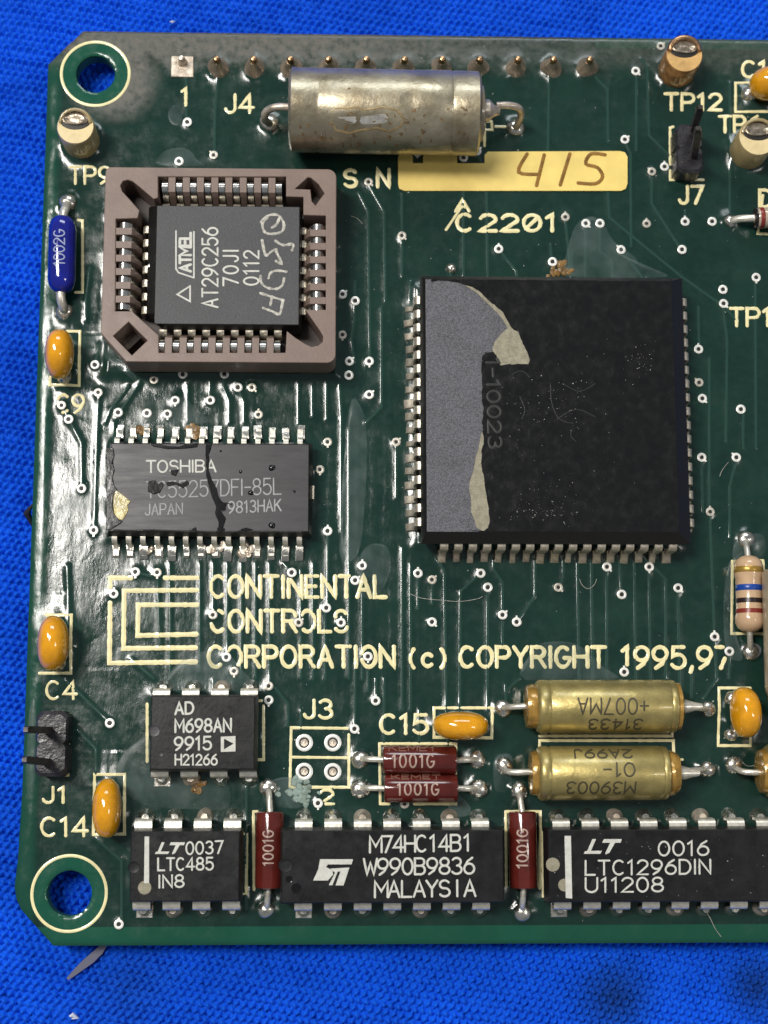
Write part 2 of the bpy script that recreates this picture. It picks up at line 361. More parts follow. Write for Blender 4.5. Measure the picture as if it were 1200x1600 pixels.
def px_line(*pts, z=0.0): return [P(a, b, z)[:2] for a, b in pts]
T = """154,614 150,720 147,829|97,634 108,656 127,692 128,764|154,571 149,560|341,112 336,170 335,240|291,115 291,190|858,110 856,236|930,122 949,140 950,222
994,114 994,235|1000,92 1011,106 1014,212 1047,244|976,221 985,240 986,385|1018,271 1018,318 1055,376 1065,391|883,340 892,432|915,350 914,433|937,350 937,392 957,408 957,433
970,391 1004,434|950,300 952,340 1064,432 1129,478 1136,530 1134,690|628,302 628,432|705,420 703,434|779,390 807,424 808,434|860,382 862,410|893,395 893,434|555,440 554,500 549,530 554,566
466,600 466,662|488,602 488,650|510,600 510,655|530,602 533,650 533,832|328,598 328,626|349,588 349,606 358,626 358,660|372,608 381,628 381,660|293,602 293,660|596,480 596,636 572,660
619,694 619,778|545,668 545,880 545,1060|512,832 512,940|265,880 266,1000 266,1060|312,880 312,1050|333,880 333,955|355,880 355,1020|377,880 377,1060|399,880 399,1060|421,880 421,1068|443,880 456,895
489,880 489,1062|508,952 508,1062|566,886 566,1062|628,856 628,1110|653,898 653,952|675,908 675,944|684,876 694,892 697,1110|751,896 719,924 718,1110|762,920 761,1110|771,876 771,890 785,910 785,960
836,876 836,932 807,972|880,876 880,902 872,918|785,972 785,1010|902,880 905,1068|924,880 926,1068|948,890 948,1068|967,868 971,928|991,878 993,1068|1014,890 1016,1068|1059,922 1062,1080|1109,802 1116,993
1139,1020 1139,1060|172,1130 104,1064|555,1040 554,1137|587,1060 587,1095|105,885 108,975|1161,640 1161,700|1096,720 1098,800|1150,720 1140,760 1140,840|1180,440 1181,700|1091,480 1092,540|1070,330 1070,345
641,440 640,470|641,880 641,1110|600,1060 600,1160|470,890 470,1060|155,540 149,571|178,660 178,690|140,420 134,470 134,500|200,604 172,640 164,660|218,598 190,640|236,900 213,895|250,1010 246,895
575,1026 575,1080|333,1120 333,1062|366,1050 366,1066|1130,478 1150,500|655,1110 655,1160|700,1150 700,1165|790,1070 790,1100|812,1060 790,1080|470,1110 470,1140|1116,1000 1120,1060 1100,1090
995,860 1040,905 1040,1060|1108,560 1108,800|1140,130 1140,330|1010,440 1010,435|745,240 760,270 762,432|652,240 640,260 640,300|724,247 724,430|577,290 600,330 602,470|560,300 575,330 578,560
120,1140 150,1170 150,1210|205,1030 240,1060|430,1075 450,1100 450,1135|440,1240 455,1262|625,1256 625,1270|520,1230 520,1262|150,1310 190,1345 190,1440|385,1230 385,1420|1080,1050 1080,1090"""
TRACES = [[tuple(map(float, q.split(','))) for q in l.split()] for l in T.replace('\n', '|').split('|')]
TR = [px_line(*t) for t in TRACES]

# coated top surface as one relief
CELL = 0.15
X0, Y0 = -0.6, -0.3
NX = int((XR - X0) / CELL) + 3; NY = int((YT + 0.3 - Y0) / CELL) + 3
gx, gy = np.meshgrid(X0 + np.arange(NX) * CELL, Y0 + np.arange(NY) * CELL, indexing='ij')
def poly_sd(x, y, poly):
    d = np.full(x.shape, 1e9); sx = np.zeros(x.shape); sy = np.zeros(x.shape); ins = np.zeros(x.shape, bool)
    for i in range(len(poly)):
        ax, ay = poly[i]; bx, by = poly[(i + 1) % len(poly)]; ex, ey = bx - ax, by - ay
        t = np.clip(((x - ax) * ex + (y - ay) * ey) / (ex * ex + ey * ey), 0, 1)
        cx, cy = ax + t * ex, ay + t * ey; dd = np.hypot(x - cx, y - cy); m = dd < d
        d = np.where(m, dd, d); sx = np.where(m, cx, sx); sy = np.where(m, cy, sy)
        if ey != 0: ins ^= ((ay > y) != (by > y)) & (x < ex * (y - ay) / ey + ax)
    return np.where(ins, -d, d), sx, sy
SD, bxp, byp = poly_sd(gx, gy, OUT)
H = np.zeros_like(gx)
left = np.exp(-np.maximum(gx - 2, 0) / 7.0)
H += 0.07 * vnoise(gx / 6.0, gy / 8.0, 1) + 0.022 * vnoise(gx / 2.2, gy / 3.5, 2)
H += (0.006 + 0.016 * left) * vnoise(gx / 0.8, gy / 2.6, 3) + 0.004 * vnoise(gx / .45, gy / .6, 4)
H += 0.020 * left * vnoise(gx / 1.3 + gy / 4, gy / 1.4, 5)
band = np.exp(-((gx - 30.0) / 3.2) ** 2) * np.exp(-((gy - 42) / 7) ** 2)
H += 0.035 * band * vnoise(gx / 0.55, gy / 6.0, 6)
top = np.clip((gy - 77) / 5, 0, 1)
H += 0.018 * top * vnoise(gx / .5, gy / .5, 7)
for pl in TR:
    for (ax, ay), (bx, by) in zip(pl[:-1], pl[1:]):
        i0 = max(0, int((min(ax, bx) - 1 - X0) / CELL)); i1 = int((max(ax, bx) + 1 - X0) / CELL) + 1
        j0 = max(0, int((min(ay, by) - 1 - Y0) / CELL)); j1 = int((max(ay, by) + 1 - Y0) / CELL) + 1
        xx = gx[i0:i1, j0:j1]; yy = gy[i0:i1, j0:j1]; ex, ey = bx - ax, by - ay
        t = np.clip(((xx - ax) * ex + (yy - ay) * ey) / (ex * ex + ey * ey + 1e-9), 0, 1)
        d = np.hypot(xx - ax - t * ex, yy - ay - t * ey)
        amp = (0.045 + 0.05 * left[i0:i1, j0:j1]); Hn = amp * np.exp(-(d / 0.27) ** 2)
        H[i0:i1, j0:j1] = np.maximum(H[i0:i1, j0:j1], H[i0:i1, j0:j1] * 0.4 + Hn)
for (a, b, c, d, am) in FOOT:
    dx = np.maximum(np.maximum(a - gx, gx - b), 0); dy = np.maximum(np.maximum(c - gy, gy - d), 0)
    H += am * np.exp(-np.hypot(dx, dy) / 0.45) * (1 + 0.9 * vnoise(gx / 1.2, gy / 1.2, 9))
for (a, b, rx, ry, am) in CIRC:
    R_ = max(rx, ry) + 2.5; i0, i1 = max(0, int((a - R_ - X0) / CELL)), max(0, int((a + R_ - X0) / CELL)); j0, j1 = max(0, int((b - R_ - Y0) / CELL)), int((b + R_ - Y0) / CELL)
    if i1 <= i0 or i0 >= NX: continue
    xx, yy = gx[i0:i1, j0:j1], gy[i0:i1, j0:j1]
    dd = np.maximum(np.hypot((xx - a) / rx, (yy - b) / ry) - 0.9, 0) * min(rx, ry)
    H[i0:i1, j0:j1] += am * np.exp(-dd / (0.5 if am > .1 else .28)) * (1 + .5 * vnoise(xx / .7, yy / .7, 31))
# the coating is drawn up in a bead along the left edge and rounds off at every edge
dl = -SD
H += 0.10 * np.exp(-((dl - 0.95) / 0.6) ** 2) * np.exp(-np.maximum(gx - 1, 0) / 1.2) * (0.75 + 0.8 * vnoise(gx / 3, gy / 9, 11))
H -= 0.22 * np.exp(-np.maximum(dl, 0) / 0.16)
for (a, b, r) in HOLES: H -= 0.10 * np.exp(-np.maximum(np.hypot(gx - a, gy - b) - r, 0) / 0.12)
def hs(x, y):
    i = (x - X0) / CELL; j = (y - Y0) / CELL; i = min(max(i, 0), NX - 2.001); j = min(max(j, 0), NY - 2.001)
    a, b = int(i), int(j); u, v = i - a, j - b
    return float((H[a, b] * (1 - u) + H[a + 1, b] * u) * (1 - v) + (H[a, b + 1] * (1 - u) + H[a + 1, b + 1] * u) * v)
def on_board(x, y, h): return (x, y, hs(x, y) + h)
def grid_mesh(name, X, Y, Z, keep):
    nx, ny = X.shape; idx = np.full(nx * ny, -1); q = np.argwhere(keep); a = q[:, 0] * ny + q[:, 1]
    F = np.stack([a, a + ny, a + ny + 1, a + 1], 1); used = np.unique(F); idx[used] = np.arange(len(used)); F = idx[F]
    V = np.stack([X.ravel()[used], Y.ravel()[used], Z.ravel()[used]], 1) * K
    me = bpy.data.meshes.new(name); me.vertices.add(len(V)); me.vertices.foreach_set('co', V.astype(np.float32).ravel())
    me.loops.add(len(F) * 4); me.loops.foreach_set('vertex_index', F.astype(np.int32).ravel())
    me.polygons.add(len(F)); me.polygons.foreach_set('loop_start', np.arange(0, len(F) * 4, 4, dtype=np.int32))
    me.polygons.foreach_set('use_smooth', np.ones(len(F), bool)); me.update(calc_edges=True); return me

board = empty('circuit_board', (0, 0, 0), None, 'green circuit board under glossy clear coating, crowded with chips and capacitors, lying on blue cloth', 'circuit board')
VX, VY = gx.copy(), gy.copy()
m = np.abs(SD) < 0.75 * CELL; VX[m] = bxp[m]; VY[m] = byp[m]
kv = SD < 0.75 * CELL
for (a, b, r) in HOLES:
    d = np.hypot(gx - a, gy - b); m = np.abs(d - r) < 0.75 * CELL
    VX[m] = (a + (gx - a) / d * r)[m]; VY[m] = (b + (gy - b) / d * r)[m]; kv &= d > r - 0.75 * CELL
keep = kv[:-1, :-1] & kv[1:, :-1] & kv[:-1, 1:] & kv[1:, 1:]
me = grid_mesh('coated_surface', VX, VY, H, keep)

def board_material():
    m = bpy.data.materials.new('coated_mask'); m.use_nodes = True; nt = m.node_tree; L = nt.links; b = nt.nodes['Principled BSDF']
    N = nt.nodes.new
    tc = N('ShaderNodeTexCoord'); sp = N('ShaderNodeSeparateXYZ'); L.new(tc.outputs['Object'], sp.inputs[0])
    def noise(s, det=5, rg=.6, st=None):
        n = N('ShaderNodeTexNoise'); n.inputs['Scale'].default_value = s; n.inputs['Detail'].default_value = det; n.inputs['Roughness'].default_value = rg
        if st:
            mp = N('ShaderNodeMapping'); mp.inputs['Scale'].default_value = st; L.new(tc.outputs['Object'], mp.inputs[0]); L.new(mp.outputs[0], n.inputs['Vector'])
        else: L.new(tc.outputs['Object'], n.inputs['Vector'])
        return n.outputs[0]
    def M(op, a, b_=None, c=None, clamp=False):
        n = N('ShaderNodeMath'); n.operation = op; n.use_clamp = clamp
        for i, v in enumerate((a, b_, c)):
            if v is None: continue
            if isinstance(v, (int, float)): n.inputs[i].default_value = v
            else: L.new(v, n.inputs[i])
        return n.outputs[0]
    def mr(v, a, b_, c=0.0, d=1.0):
        n = N('ShaderNodeMapRange'); L.new(v, n.inputs[0]); n.inputs[1].default_value = a; n.inputs[2].default_value = b_; n.inputs[3].default_value = c; n.inputs[4].default_value = d; return n.outputs[0]
    def mixc(f, a, b_):
        n = N('ShaderNodeMix'); n.data_type = 'RGBA'; L.new(f, n.inputs[0])
        for i, v in ((6, a), (7, b_)):
            if isinstance(v, tuple): n.inputs[i].default_value = (*v, 1)
            else: L.new(v, n.inputs[i])
        return n.outputs[2]
    X, Y = sp.outputs[0], sp.outputs[1]
    n1 = noise(2.2, 6, .65); n2 = noise(14, 4); n3 = noise(5, 5, .7)
    base = mixc(mr(n1, .35, .7), (0.0062, 0.026, 0.0200), (0.0105, 0.040, 0.029))
    base = mixc(mr(n2, .4, .75, 0, .35), base, (0.016, 0.052, 0.040))
    # bare rim without copper below: bottom edge, around the fixing holes, right half of the top edge
    rim = M('LESS_THAN', Y, 0.158)
    lrim = mr(X, 0.10, 0.16, 1, 0)
    trim = M('MULTIPLY', M('GREATER_THAN', Y, 8.30), M('GREATER_THAN', X, 5.2))
    hl = []
    for (a, b_, r) in HOLES:
        d = M('SQRT', M('ADD', M('POWER', M('SUBTRACT', X, a * K), 2), M('POWER', M('SUBTRACT', Y, b_ * K), 2)))
        hl.append(mr(d, (r + 1.3) * K, (r + 1.5) * K, 1, 0))
    f = M('MAXIMUM', M('MAXIMUM', rim, M('MULTIPLY', lrim, .6)), M('MAXIMUM', M('MAXIMUM', hl[0], hl[1]), M('MULTIPLY', trim, .5)), clamp=True)
    base = mixc(f, base, (0.010, 0.085, 0.052))
    # ingrained grey dirt along the top edge and round the upper hole
    dd = M('SQRT', M('ADD', M('POWER', M('SUBTRACT', X, .62), 2), M('POWER', M('SUBTRACT', Y, 7.95), 2)))
    dirt = M('MAXIMUM', mr(M('ADD', Y, M('MULTIPLY', M('SUBTRACT', n3, .5), .35)), 7.98, 8.22), mr(M('ADD', dd, M('MULTIPLY', n3, .25)), .62, .38))
    dirt = M('MULTIPLY', dirt, M('SUBTRACT', 1.0, M('MULTIPLY', hl[0], 1.0)))
    dirt = M('MULTIPLY', dirt, mr(n2, .30, .62, .35, .95))
    dirt = M('MULTIPLY', dirt, mr(X, 2.6, 4.6, 1, .42))
    base = mixc(dirt, base, (0.118, 0.108, 0.090))
    L.new(base, b.inputs['Base Color'])
    ro = M('ADD', mr(n3, .35, .65, .09, .27), M('MULTIPLY', dirt, .34))
    L.new(ro, b.inputs['Roughness'])
    bp = N('ShaderNodeBump'); bp.inputs['Strength'].default_value = 1; bp.inputs['Distance'].default_value = .0022
    L.new(noise(11, 4, .6, (1.6, .7, 1)), bp.inputs['Height']); L.new(bp.outputs[0], b.inputs['Normal'])
    MATS['coated_mask'] = m
board_material()
me.materials.append(MATS['coated_mask'])
put(bpy.data.objects.new('coated_surface', me), board)
def circ(x, y, r, n=48): return [(x + r * math.cos(2 * math.pi * i / n), y + r * math.sin(2 * math.pi * i / n)) for i in range(n)]
fill2d('laminate', [OUT] + [circ(a, b, r + .01) for a, b, r in HOLES], -1.6, -0.34, 'laminate', board)

# ---------------------------------------------------------------- blue cloth
def cloth():
    c = 0.122; xs = np.arange(-20, 86, c); ys = np.arange(-22, 106, c); X, Y = np.meshgrid(xs, ys, indexing='ij')
    a = math.radians(-9); U = X * math.cos(a) + Y * math.sin(a) + .35 * vnoise(X / 9, Y / 9, 21); V = -X * math.sin(a) + Y * math.cos(a) + .35 * vnoise(X / 11, Y / 8, 22)
    pu, pv = 0.70, 1.24
    def bumps(u, v):
        row = np.floor(v / (pv / 2)); s = (row % 2) * pu / 2
        fu = ((u + s) / pu) % 1 - .5; fv = (v / (pv / 2)) % 1 - .5
        return 1 - np.clip(1.15 * np.abs(2 * fu) ** 1.8 + .8 * np.abs(2 * fv) ** 2.2, 0, 1.5)
    j = vnoise(X / .9, Y / .9, 23) * .14
    Z = .62 * bumps(U + j, V + j * .6 + .10 * np.sin(U * 2 * np.pi / pu)) * (1 + .5 * vnoise(X / .8, Y / .8, 27)) + .09 * vnoise(X / .22, Y / .35, 24) + .35 * vnoise(X / 17, Y / 15, 25)
    Z *= (0.85 + .5 * vnoise(X / 3, Y / 3, 26)) if False else 1
    keep = ~((X > 9) & (X < 76.5) & (Y > 10) & (Y < 74)); keep = keep[:-1, :-1]
    me = grid_mesh('cloth', X, Y, Z - 3.45, keep)
    m = bpy.data.materials.new('blue_cotton'); m.use_nodes = True; nt = m.node_tree; L = nt.links; b = nt.nodes['Principled BSDF']; N = nt.nodes.new
    tc = N('ShaderNodeTexCoord'); n = N('ShaderNodeTexNoise'); n.inputs['Scale'].default_value = 1.1; n.inputs['Detail'].default_value = 6
    n2 = N('ShaderNodeTexNoise'); n2.inputs['Scale'].default_value = 45; n2.inputs['Detail'].default_value = 3
    L.new(tc.outputs['Object'], n.inputs['Vector']); L.new(tc.outputs['Object'], n2.inputs['Vector'])
    r = N('ShaderNodeValToRGB'); r.color_ramp.elements[0].position = .3; r.color_ramp.elements[1].position = .7
    r.color_ramp.elements[0].color = (0.003, 0.085, 0.62, 1); r.color_ramp.elements[1].color = (0.005, 0.125, 0.82, 1)
    L.new(n.outputs[0], r.inputs[0]); col = r.outputs[0]
    sp = N('ShaderNodeSeparateXYZ'); L.new(tc.outputs['Object'], sp.inputs[0])
    for (sx, sy, rad, st) in ((5.22, -.5, .45, .75), (6.50, -.42, .38, .7), (0.95, -.38, .5, .35)):   # oil stains, then a fainter dark patch below the lower left corner
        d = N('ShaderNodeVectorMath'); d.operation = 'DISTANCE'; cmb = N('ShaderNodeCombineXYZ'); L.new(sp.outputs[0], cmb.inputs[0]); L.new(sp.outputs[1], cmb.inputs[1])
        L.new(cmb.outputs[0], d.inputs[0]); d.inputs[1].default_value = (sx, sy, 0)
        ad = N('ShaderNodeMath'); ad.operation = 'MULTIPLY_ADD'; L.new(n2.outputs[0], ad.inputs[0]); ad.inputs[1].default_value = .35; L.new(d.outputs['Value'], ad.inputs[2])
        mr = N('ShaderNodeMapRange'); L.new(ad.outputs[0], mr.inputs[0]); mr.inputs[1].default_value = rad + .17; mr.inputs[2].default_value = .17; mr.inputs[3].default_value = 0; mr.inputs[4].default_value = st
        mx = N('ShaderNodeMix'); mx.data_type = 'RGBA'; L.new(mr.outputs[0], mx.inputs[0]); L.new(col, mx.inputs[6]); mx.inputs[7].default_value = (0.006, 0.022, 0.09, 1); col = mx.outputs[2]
    L.new(col, b.inputs['Base Color']); b.inputs['Roughness'].default_value = .6; b.inputs['Sheen Weight'].default_value = .08
    b.inputs['Sheen Tint'].default_value = (.3, .55, 1, 1); b.inputs['Sheen Roughness'].default_value = .5; b.inputs['Specular IOR Level'].default_value = .12
    bp = N('ShaderNodeBump'); bp.inputs['Distance'].default_value = .004; L.new(n2.outputs[0], bp.inputs['Height']); L.new(bp.outputs[0], b.inputs['Normal'])
    me.materials.append(m); MATS['blue_cotton'] = m
    # the cloth goes on beyond the fine weave
    o = bpy.data.objects.new('cloth', me); put(o); o['kind'] = 'structure'; o['label'] = 'bright blue woven cotton cloth under the board'
    mb = MB(); mb.add([(-260, -260, -3.75), (340, -260, -3.75), (340, 340, -3.75), (-260, 340, -3.75)], [(0, 1, 2, 3)])
    m2 = m.copy(); m2.name = 'blue_cotton_plain'; MATS['blue_cotton_plain'] = m2; nt = m2.node_tree
    tc = [x for x in nt.nodes if x.type == 'TEX_COORD'][0]; bp = [x for x in nt.nodes if x.type == 'BUMP'][0]
    vo = nt.nodes.new('ShaderNodeTexVoronoi'); vo.inputs['Scale'].default_value = 15; vo.inputs['Randomness'].default_value = .25
    nt.links.new(tc.outputs['Object'], vo.inputs['Vector']); nt.links.new(vo.outputs['Distance'], bp.inputs['Height']); bp.invert = True; bp.inputs['Distance'].default_value = .05
    f = part('cloth_backing', mb, 'blue_cotton_plain', None); f['kind'] = 'structure'; f['label'] = 'blue cloth reaching out around the board'
cloth()

# ---------------------------------------------------------------- lettering: a stroke alphabet on a 4 x 6 grid
def arc(cx, cy, rx, ry, a0, a1, n=10):
    return [(cx + rx * math.cos(math.radians(a0 + (a1 - a0) * i / n)), cy + ry * math.sin(math.radians(a0 + (a1 - a0) * i / n))) for i in range(n + 1)]
G = {}
def g(ch, w, *st): G[ch] = (w, [list(s) for s in st])
g('A', 4, [(0, 0), (2, 6), (4, 0)], [(.75, 2.1), (3.25, 2.1)])
g('B', 3.8, [(0, 0), (0, 6), (2.2, 6)] + arc(2.2, 4.6, 1.4, 1.4, 90, -90) + [(0, 3.2)], [(0.3, 3.2), (2.2, 3.2)] + arc(2.2, 1.6, 1.6, 1.6, 90, -90) + [(0, 0)])
g('C', 4, arc(2.1, 3, 2.1, 3, 50, 310, 16))
g('D', 4, [(0, 0), (0, 6), (1.6, 6)] + arc(1.6, 3, 2.4, 3, 90, -90, 12) + [(0, 0)])
g('E', 3.5, [(3.5, 6), (0, 6), (0, 0), (3.5, 0)], [(0, 3.1), (2.9, 3.1)])
g('F', 3.4, [(3.4, 6), (0, 6), (0, 0)], [(0, 3.1), (2.8, 3.1)])
g('G', 4.1, arc(2.1, 3, 2.1, 3, 50, 350, 16) + [(4.15, 2.7), (2.5, 2.7)])
g('H', 4, [(0, 0), (0, 6)], [(4, 0), (4, 6)], [(0, 3.1), (4, 3.1)])
g('I', 0.6, [(.3, 0), (.3, 6)])
g('J', 3, [(2.9, 6), (2.9, 1.6)] + arc(1.5, 1.5, 1.4, 1.5, 0, -170, 8))
g('K', 4, [(0, 0), (0, 6)], [(3.8, 6), (0.1, 2.4)], [(1.4, 3.6), (4, 0)])
g('L', 3.4, [(0, 6), (0, 0), (3.4, 0)])
g('M', 4.6, [(0, 0), (0, 6), (2.3, 2.2), (4.6, 6), (4.6, 0)])
g('N', 4, [(0, 0), (0, 6), (4, 0), (4, 6)])
g('O', 4.2, arc(2.1, 3, 2.1, 3, 0, 360, 20))
g('P', 3.8, [(0, 0), (0, 6), (2.2, 6)] + arc(2.2, 4.4, 1.6, 1.6, 90, -90) + [(0, 2.8)])
g('R', 3.9, [(0, 0), (0, 6), (2.2, 6)] + arc(2.2, 4.5, 1.5, 1.5, 90, -90) + [(0, 3.0)], [(2.0, 3.0), (3.9, 0)])
g('S', 3.8, arc(1.9, 4.5, 1.7, 1.5, 30, 270, 12)[:-1] + arc(1.9, 1.55, 1.85, 1.55, 90, -150, 12))
g('T', 4, [(0, 6), (4, 6)], [(2, 6), (2, 0)])
g('U', 4, [(0, 6), (0, 2)] + arc(2, 2, 2, 2, 180, 360, 10) + [(4, 6)])
g('W', 5, [(0, 6), (1.2, 0), (2.5, 4.6), (3.8, 0), (5, 6)])
g('X', 4, [(0, 0), (4, 6)], [(0, 6), (4, 0)])
g('Y', 4, [(0, 6), (2, 3), (4, 6)], [(2, 3), (2, 0)])
g('Z', 4, [(0, 6), (4, 6), (0, 0), (4, 0)])
g('0', 3.8, arc(1.9, 3, 1.9, 3, 0, 360, 18))
g('O0', 4, arc(2, 3, 2, 3, 0, 360, 18), [(.5, .8), (3.5, 5.2)])
g('1', 2.2, [(0.1, 4.9), (1.4, 6), (1.4, 0)])
g('2', 3.8, arc(1.9, 4.3, 1.8, 1.7, 165, -25, 10) + [(0, 0), (3.8, 0)])
g('3', 3.8, arc(1.8, 4.55, 1.65, 1.45, 150, -85, 10), arc(1.8, 1.6, 1.9, 1.6, 80, -150, 12))
g('4', 4, [(2.9, 0), (2.9, 6), (0, 1.7), (4, 1.7)])
g('5', 3.8, [(3.4, 6), (.5, 6), (.3, 3.3)] + arc(1.8, 1.95, 1.95, 1.95, 125, -150, 12))
g('6', 3.8, [(3.1, 6), (1.3, 4.7)] + arc(1.9, 1.9, 1.9, 1.9, 150, 510, 18))
g('7', 3.8, [(0, 6), (3.8, 6), (1.3, 0)])
g('8', 3.8, arc(1.9, 4.55, 1.6, 1.45, -90, 270, 14), arc(1.9, 1.6, 1.9, 1.55, 90, 450, 16))
g('9', 3.8, [(.7, 0), (2.5, 1.3)] + arc(1.9, 4.1, 1.9, 1.9, -30, 330, 18))
g('c', 3.2, arc(1.7, 2.1, 1.7, 2.1, 45, 315, 12)); g('(', 1.6, arc(3.2, 2.7, 3.2, 4.2, 130, 230, 8)); g(')', 1.6, arc(-1.6, 2.7, 3.2, 4.2, 50, -50, 8))
g(',', .8, [(.6, .4), (.1, -1.1)]); g('.', .6, [(.3, .1), (.3, .25)]); g('-', 2.6, [(0, 2.9), (2.6, 2.9)]); g('+', 3.4, [(0, 2.9), (3.4, 2.9)], [(1.7, 1.2), (1.7, 4.6)])
g('/', 2.6, [(0, -.4), (2.6, 6.2)]); g('j', 2.6, [(.2, 6), (2.6, 6), (2.6, 0)])
def smoothed(ls, n=4):
    """Catmull-Rom through the points of each line, for handwriting and hairs"""
    out = []
    for l in ls:
        q = [np.array(l[0], float)] + [np.array(p, float) for p in l] + [np.array(l[-1], float)]; o = []
        for i in range(1, len(q) - 2):
            for k in range(n):
                t = k / n; p0, p1, p2, p3 = q[i - 1:i + 3]
                o.append(tuple(.5 * ((2 * p1) + (-p0 + p2) * t + (2 * p0 - 5 * p1 + 4 * p2 - p3) * t * t + (-p0 + 3 * p1 - 3 * p2 + p3) * t ** 3)))
        out.append(o + [tuple(q[-1])])
    return out
def layout(s, gap=1.35, mono=0):
    x = 0; out = []
    for ch in s:
        if ch == ' ': x += 3.2; continue
        key = 'O0' if ch == '@' else ch
        w, st = G[key]; adv = w
        if mono: dx = (mono - w) / 2; adv = mono
        else: dx = 0
        for k in st: out.append([(x + dx + a, b) for a, b in k])
        x += adv + gap
    return out, x - gap
def text(name, s, a, b, up, z, wid, fn, m, parent, label=None, gap=1.35, mono=0, mb=None, dome=.02, edge=.012, seg=.5):
    """letters from photographed point a (baseline start) to b (baseline end), with up above a"""
    A, B, U = np.array(P(*a, z)[:2]), np.array(P(*b, z)[:2]), np.array(P(*up, z)[:2])
    st, W = layout(s, gap, mono); ex = (B - A) / W; ey = (U - A) / 6.0
    own = mb is None; mb = mb or MB()
    for k, l in enumerate(st):
        l = [tuple(A + ex * x + ey * y) for x, y in l]
        for l2 in (clipped(l) if fn is on_board else [l]): mb.ribbon(l2, wid, fn, dome=dome, k=k % 7, edge=edge, seg=min(seg, .22) if fn is on_board else seg, rag=.16 if fn is on_board else .05)
    if own: return part(name, mb, m, parent, smooth=False, label=label)
def flat(z): return lambda x, y, h: (x, y, z + h)
def lines(name, pls, wid, fn, m, parent, z=0.0, label=None, dome=.02, edge=.012, seg=.5):
    mb = MB()
    for k, l in enumerate(pls):
        l = [P(*q, z)[:2] for q in l]
        for l2 in (clipped(l) if fn is on_board else [l]): mb.ribbon(l2, wid, fn, dome=dome, k=k % 7, edge=edge, seg=min(seg, .25) if fn is on_board else seg, rag=.14 if fn is on_board else (.3 if m == 'chalk' else 0))
    return part(name, mb, m, parent, smooth=False, label=label)

# ---------------------------------------------------------------- board print

VIP = np.array([P(*map(float, q.split(',')))[:2] for q in VI.split()])
def clipped(l, r=.60):
    """the print stops short of every via"""
    q = [np.array(l[0])]
    for p in l[1:]:
        p = np.array(p); m = max(1, int(np.linalg.norm(p - q[-1]) / .15)); a = q[-1]
        q += [a + (p - a) * j / m for j in range(1, m + 1)]
    out = []; run = []
    for p in q:
        if np.min(np.hypot(*(VIP - p).T)) < r:
            if len(run) > 2: out.append(run)
            run = []
        else: run.append(tuple(p))
    if len(run) > 2: out.append(run)
    return out if len(out) != 1 or len(out[0]) != len(q) else [l]
def ink(s, a, b, h, gap=1.35, wid=.27, name='printed_text'):
    wid *= 1.3
    text(name, s, a, b, (a[0], a[1] - h), 0, wid, on_board, 'ink', board, gap=gap, dome=.03, edge=.02)
ink('CONTINENTAL', (330, 933), (603, 933), 33); ink('CONTROLS', (330, 987), (543, 987), 33); ink('CORPORATION', (326, 1042), (616, 1042), 32)
ink('(c)', (641, 1041), (695, 1041), 27, gap=2.4); ink('COPYRIGHT', (719, 1042), (946, 1042), 31); ink('1995,97', (972, 1044), (1140, 1044), 33)
ink('1', (284, 165), (294, 165), 27, wid=.22); ink('J4', (352, 176), (396, 176), 28, wid=.22); ink('TP9', (109, 287), (172, 287), 26, wid=.2)
ink('S', (538, 292), (557, 292), 26); ink('.', (567, 292), (570, 292), 26); ink('N', (590, 292), (608, 292), 27)
ink('A', (712, 330), (733, 330), 18, wid=.22); ink('C', (714, 361), (737, 361), 26); ink('22@1', (750, 361), (868, 361), 25)
lines('printed_text', [[(697, 359), (722, 322)]], .24, on_board, 'ink', board)
ink('TP12', (1039, 172), (1127, 172), 25, wid=.24); ink('TP6', (1124, 207), (1186, 207), 25, wid=.24); ink('J7', (1061, 318), (1098, 318), 27, wid=.24)
ink('D6', (1187, 323), (1232, 323), 26, wid=.24); ink('TP11', (1141, 509), (1221, 509), 27, wid=.24); ink('C10', (1160, 121), (1222, 121), 25, wid=.24)
ink('C9', (90, 645), (131, 645), 28, wid=.2); ink('C4', (73, 1092), (120, 1092), 27, wid=.18); ink('J1', (67, 1254), (103, 1254), 24, wid=.2)
ink('C14', (65, 1306), (137, 1306), 28, wid=.2); ink('J3', (475, 1122), (519, 1122), 28, wid=.22); ink('C15', (595, 1146), (668, 1146), 29, wid=.24); ink('2', (500, 1256), (521, 1256), 22, wid=.2)
lines('printed_logo', [[(172, 926), (172, 903), (205, 903)], [(228, 903), (230, 903)], [(258, 903), (309, 903)], [(172, 942), (171, 1036), (306, 1034)],
                    [(308, 922), (194, 923), (193, 1013), (306, 1012)], [(308, 945), (216, 945), (215, 993), (307, 991)]], .42, on_board, 'ink', board, dome=.03, edge=.02)
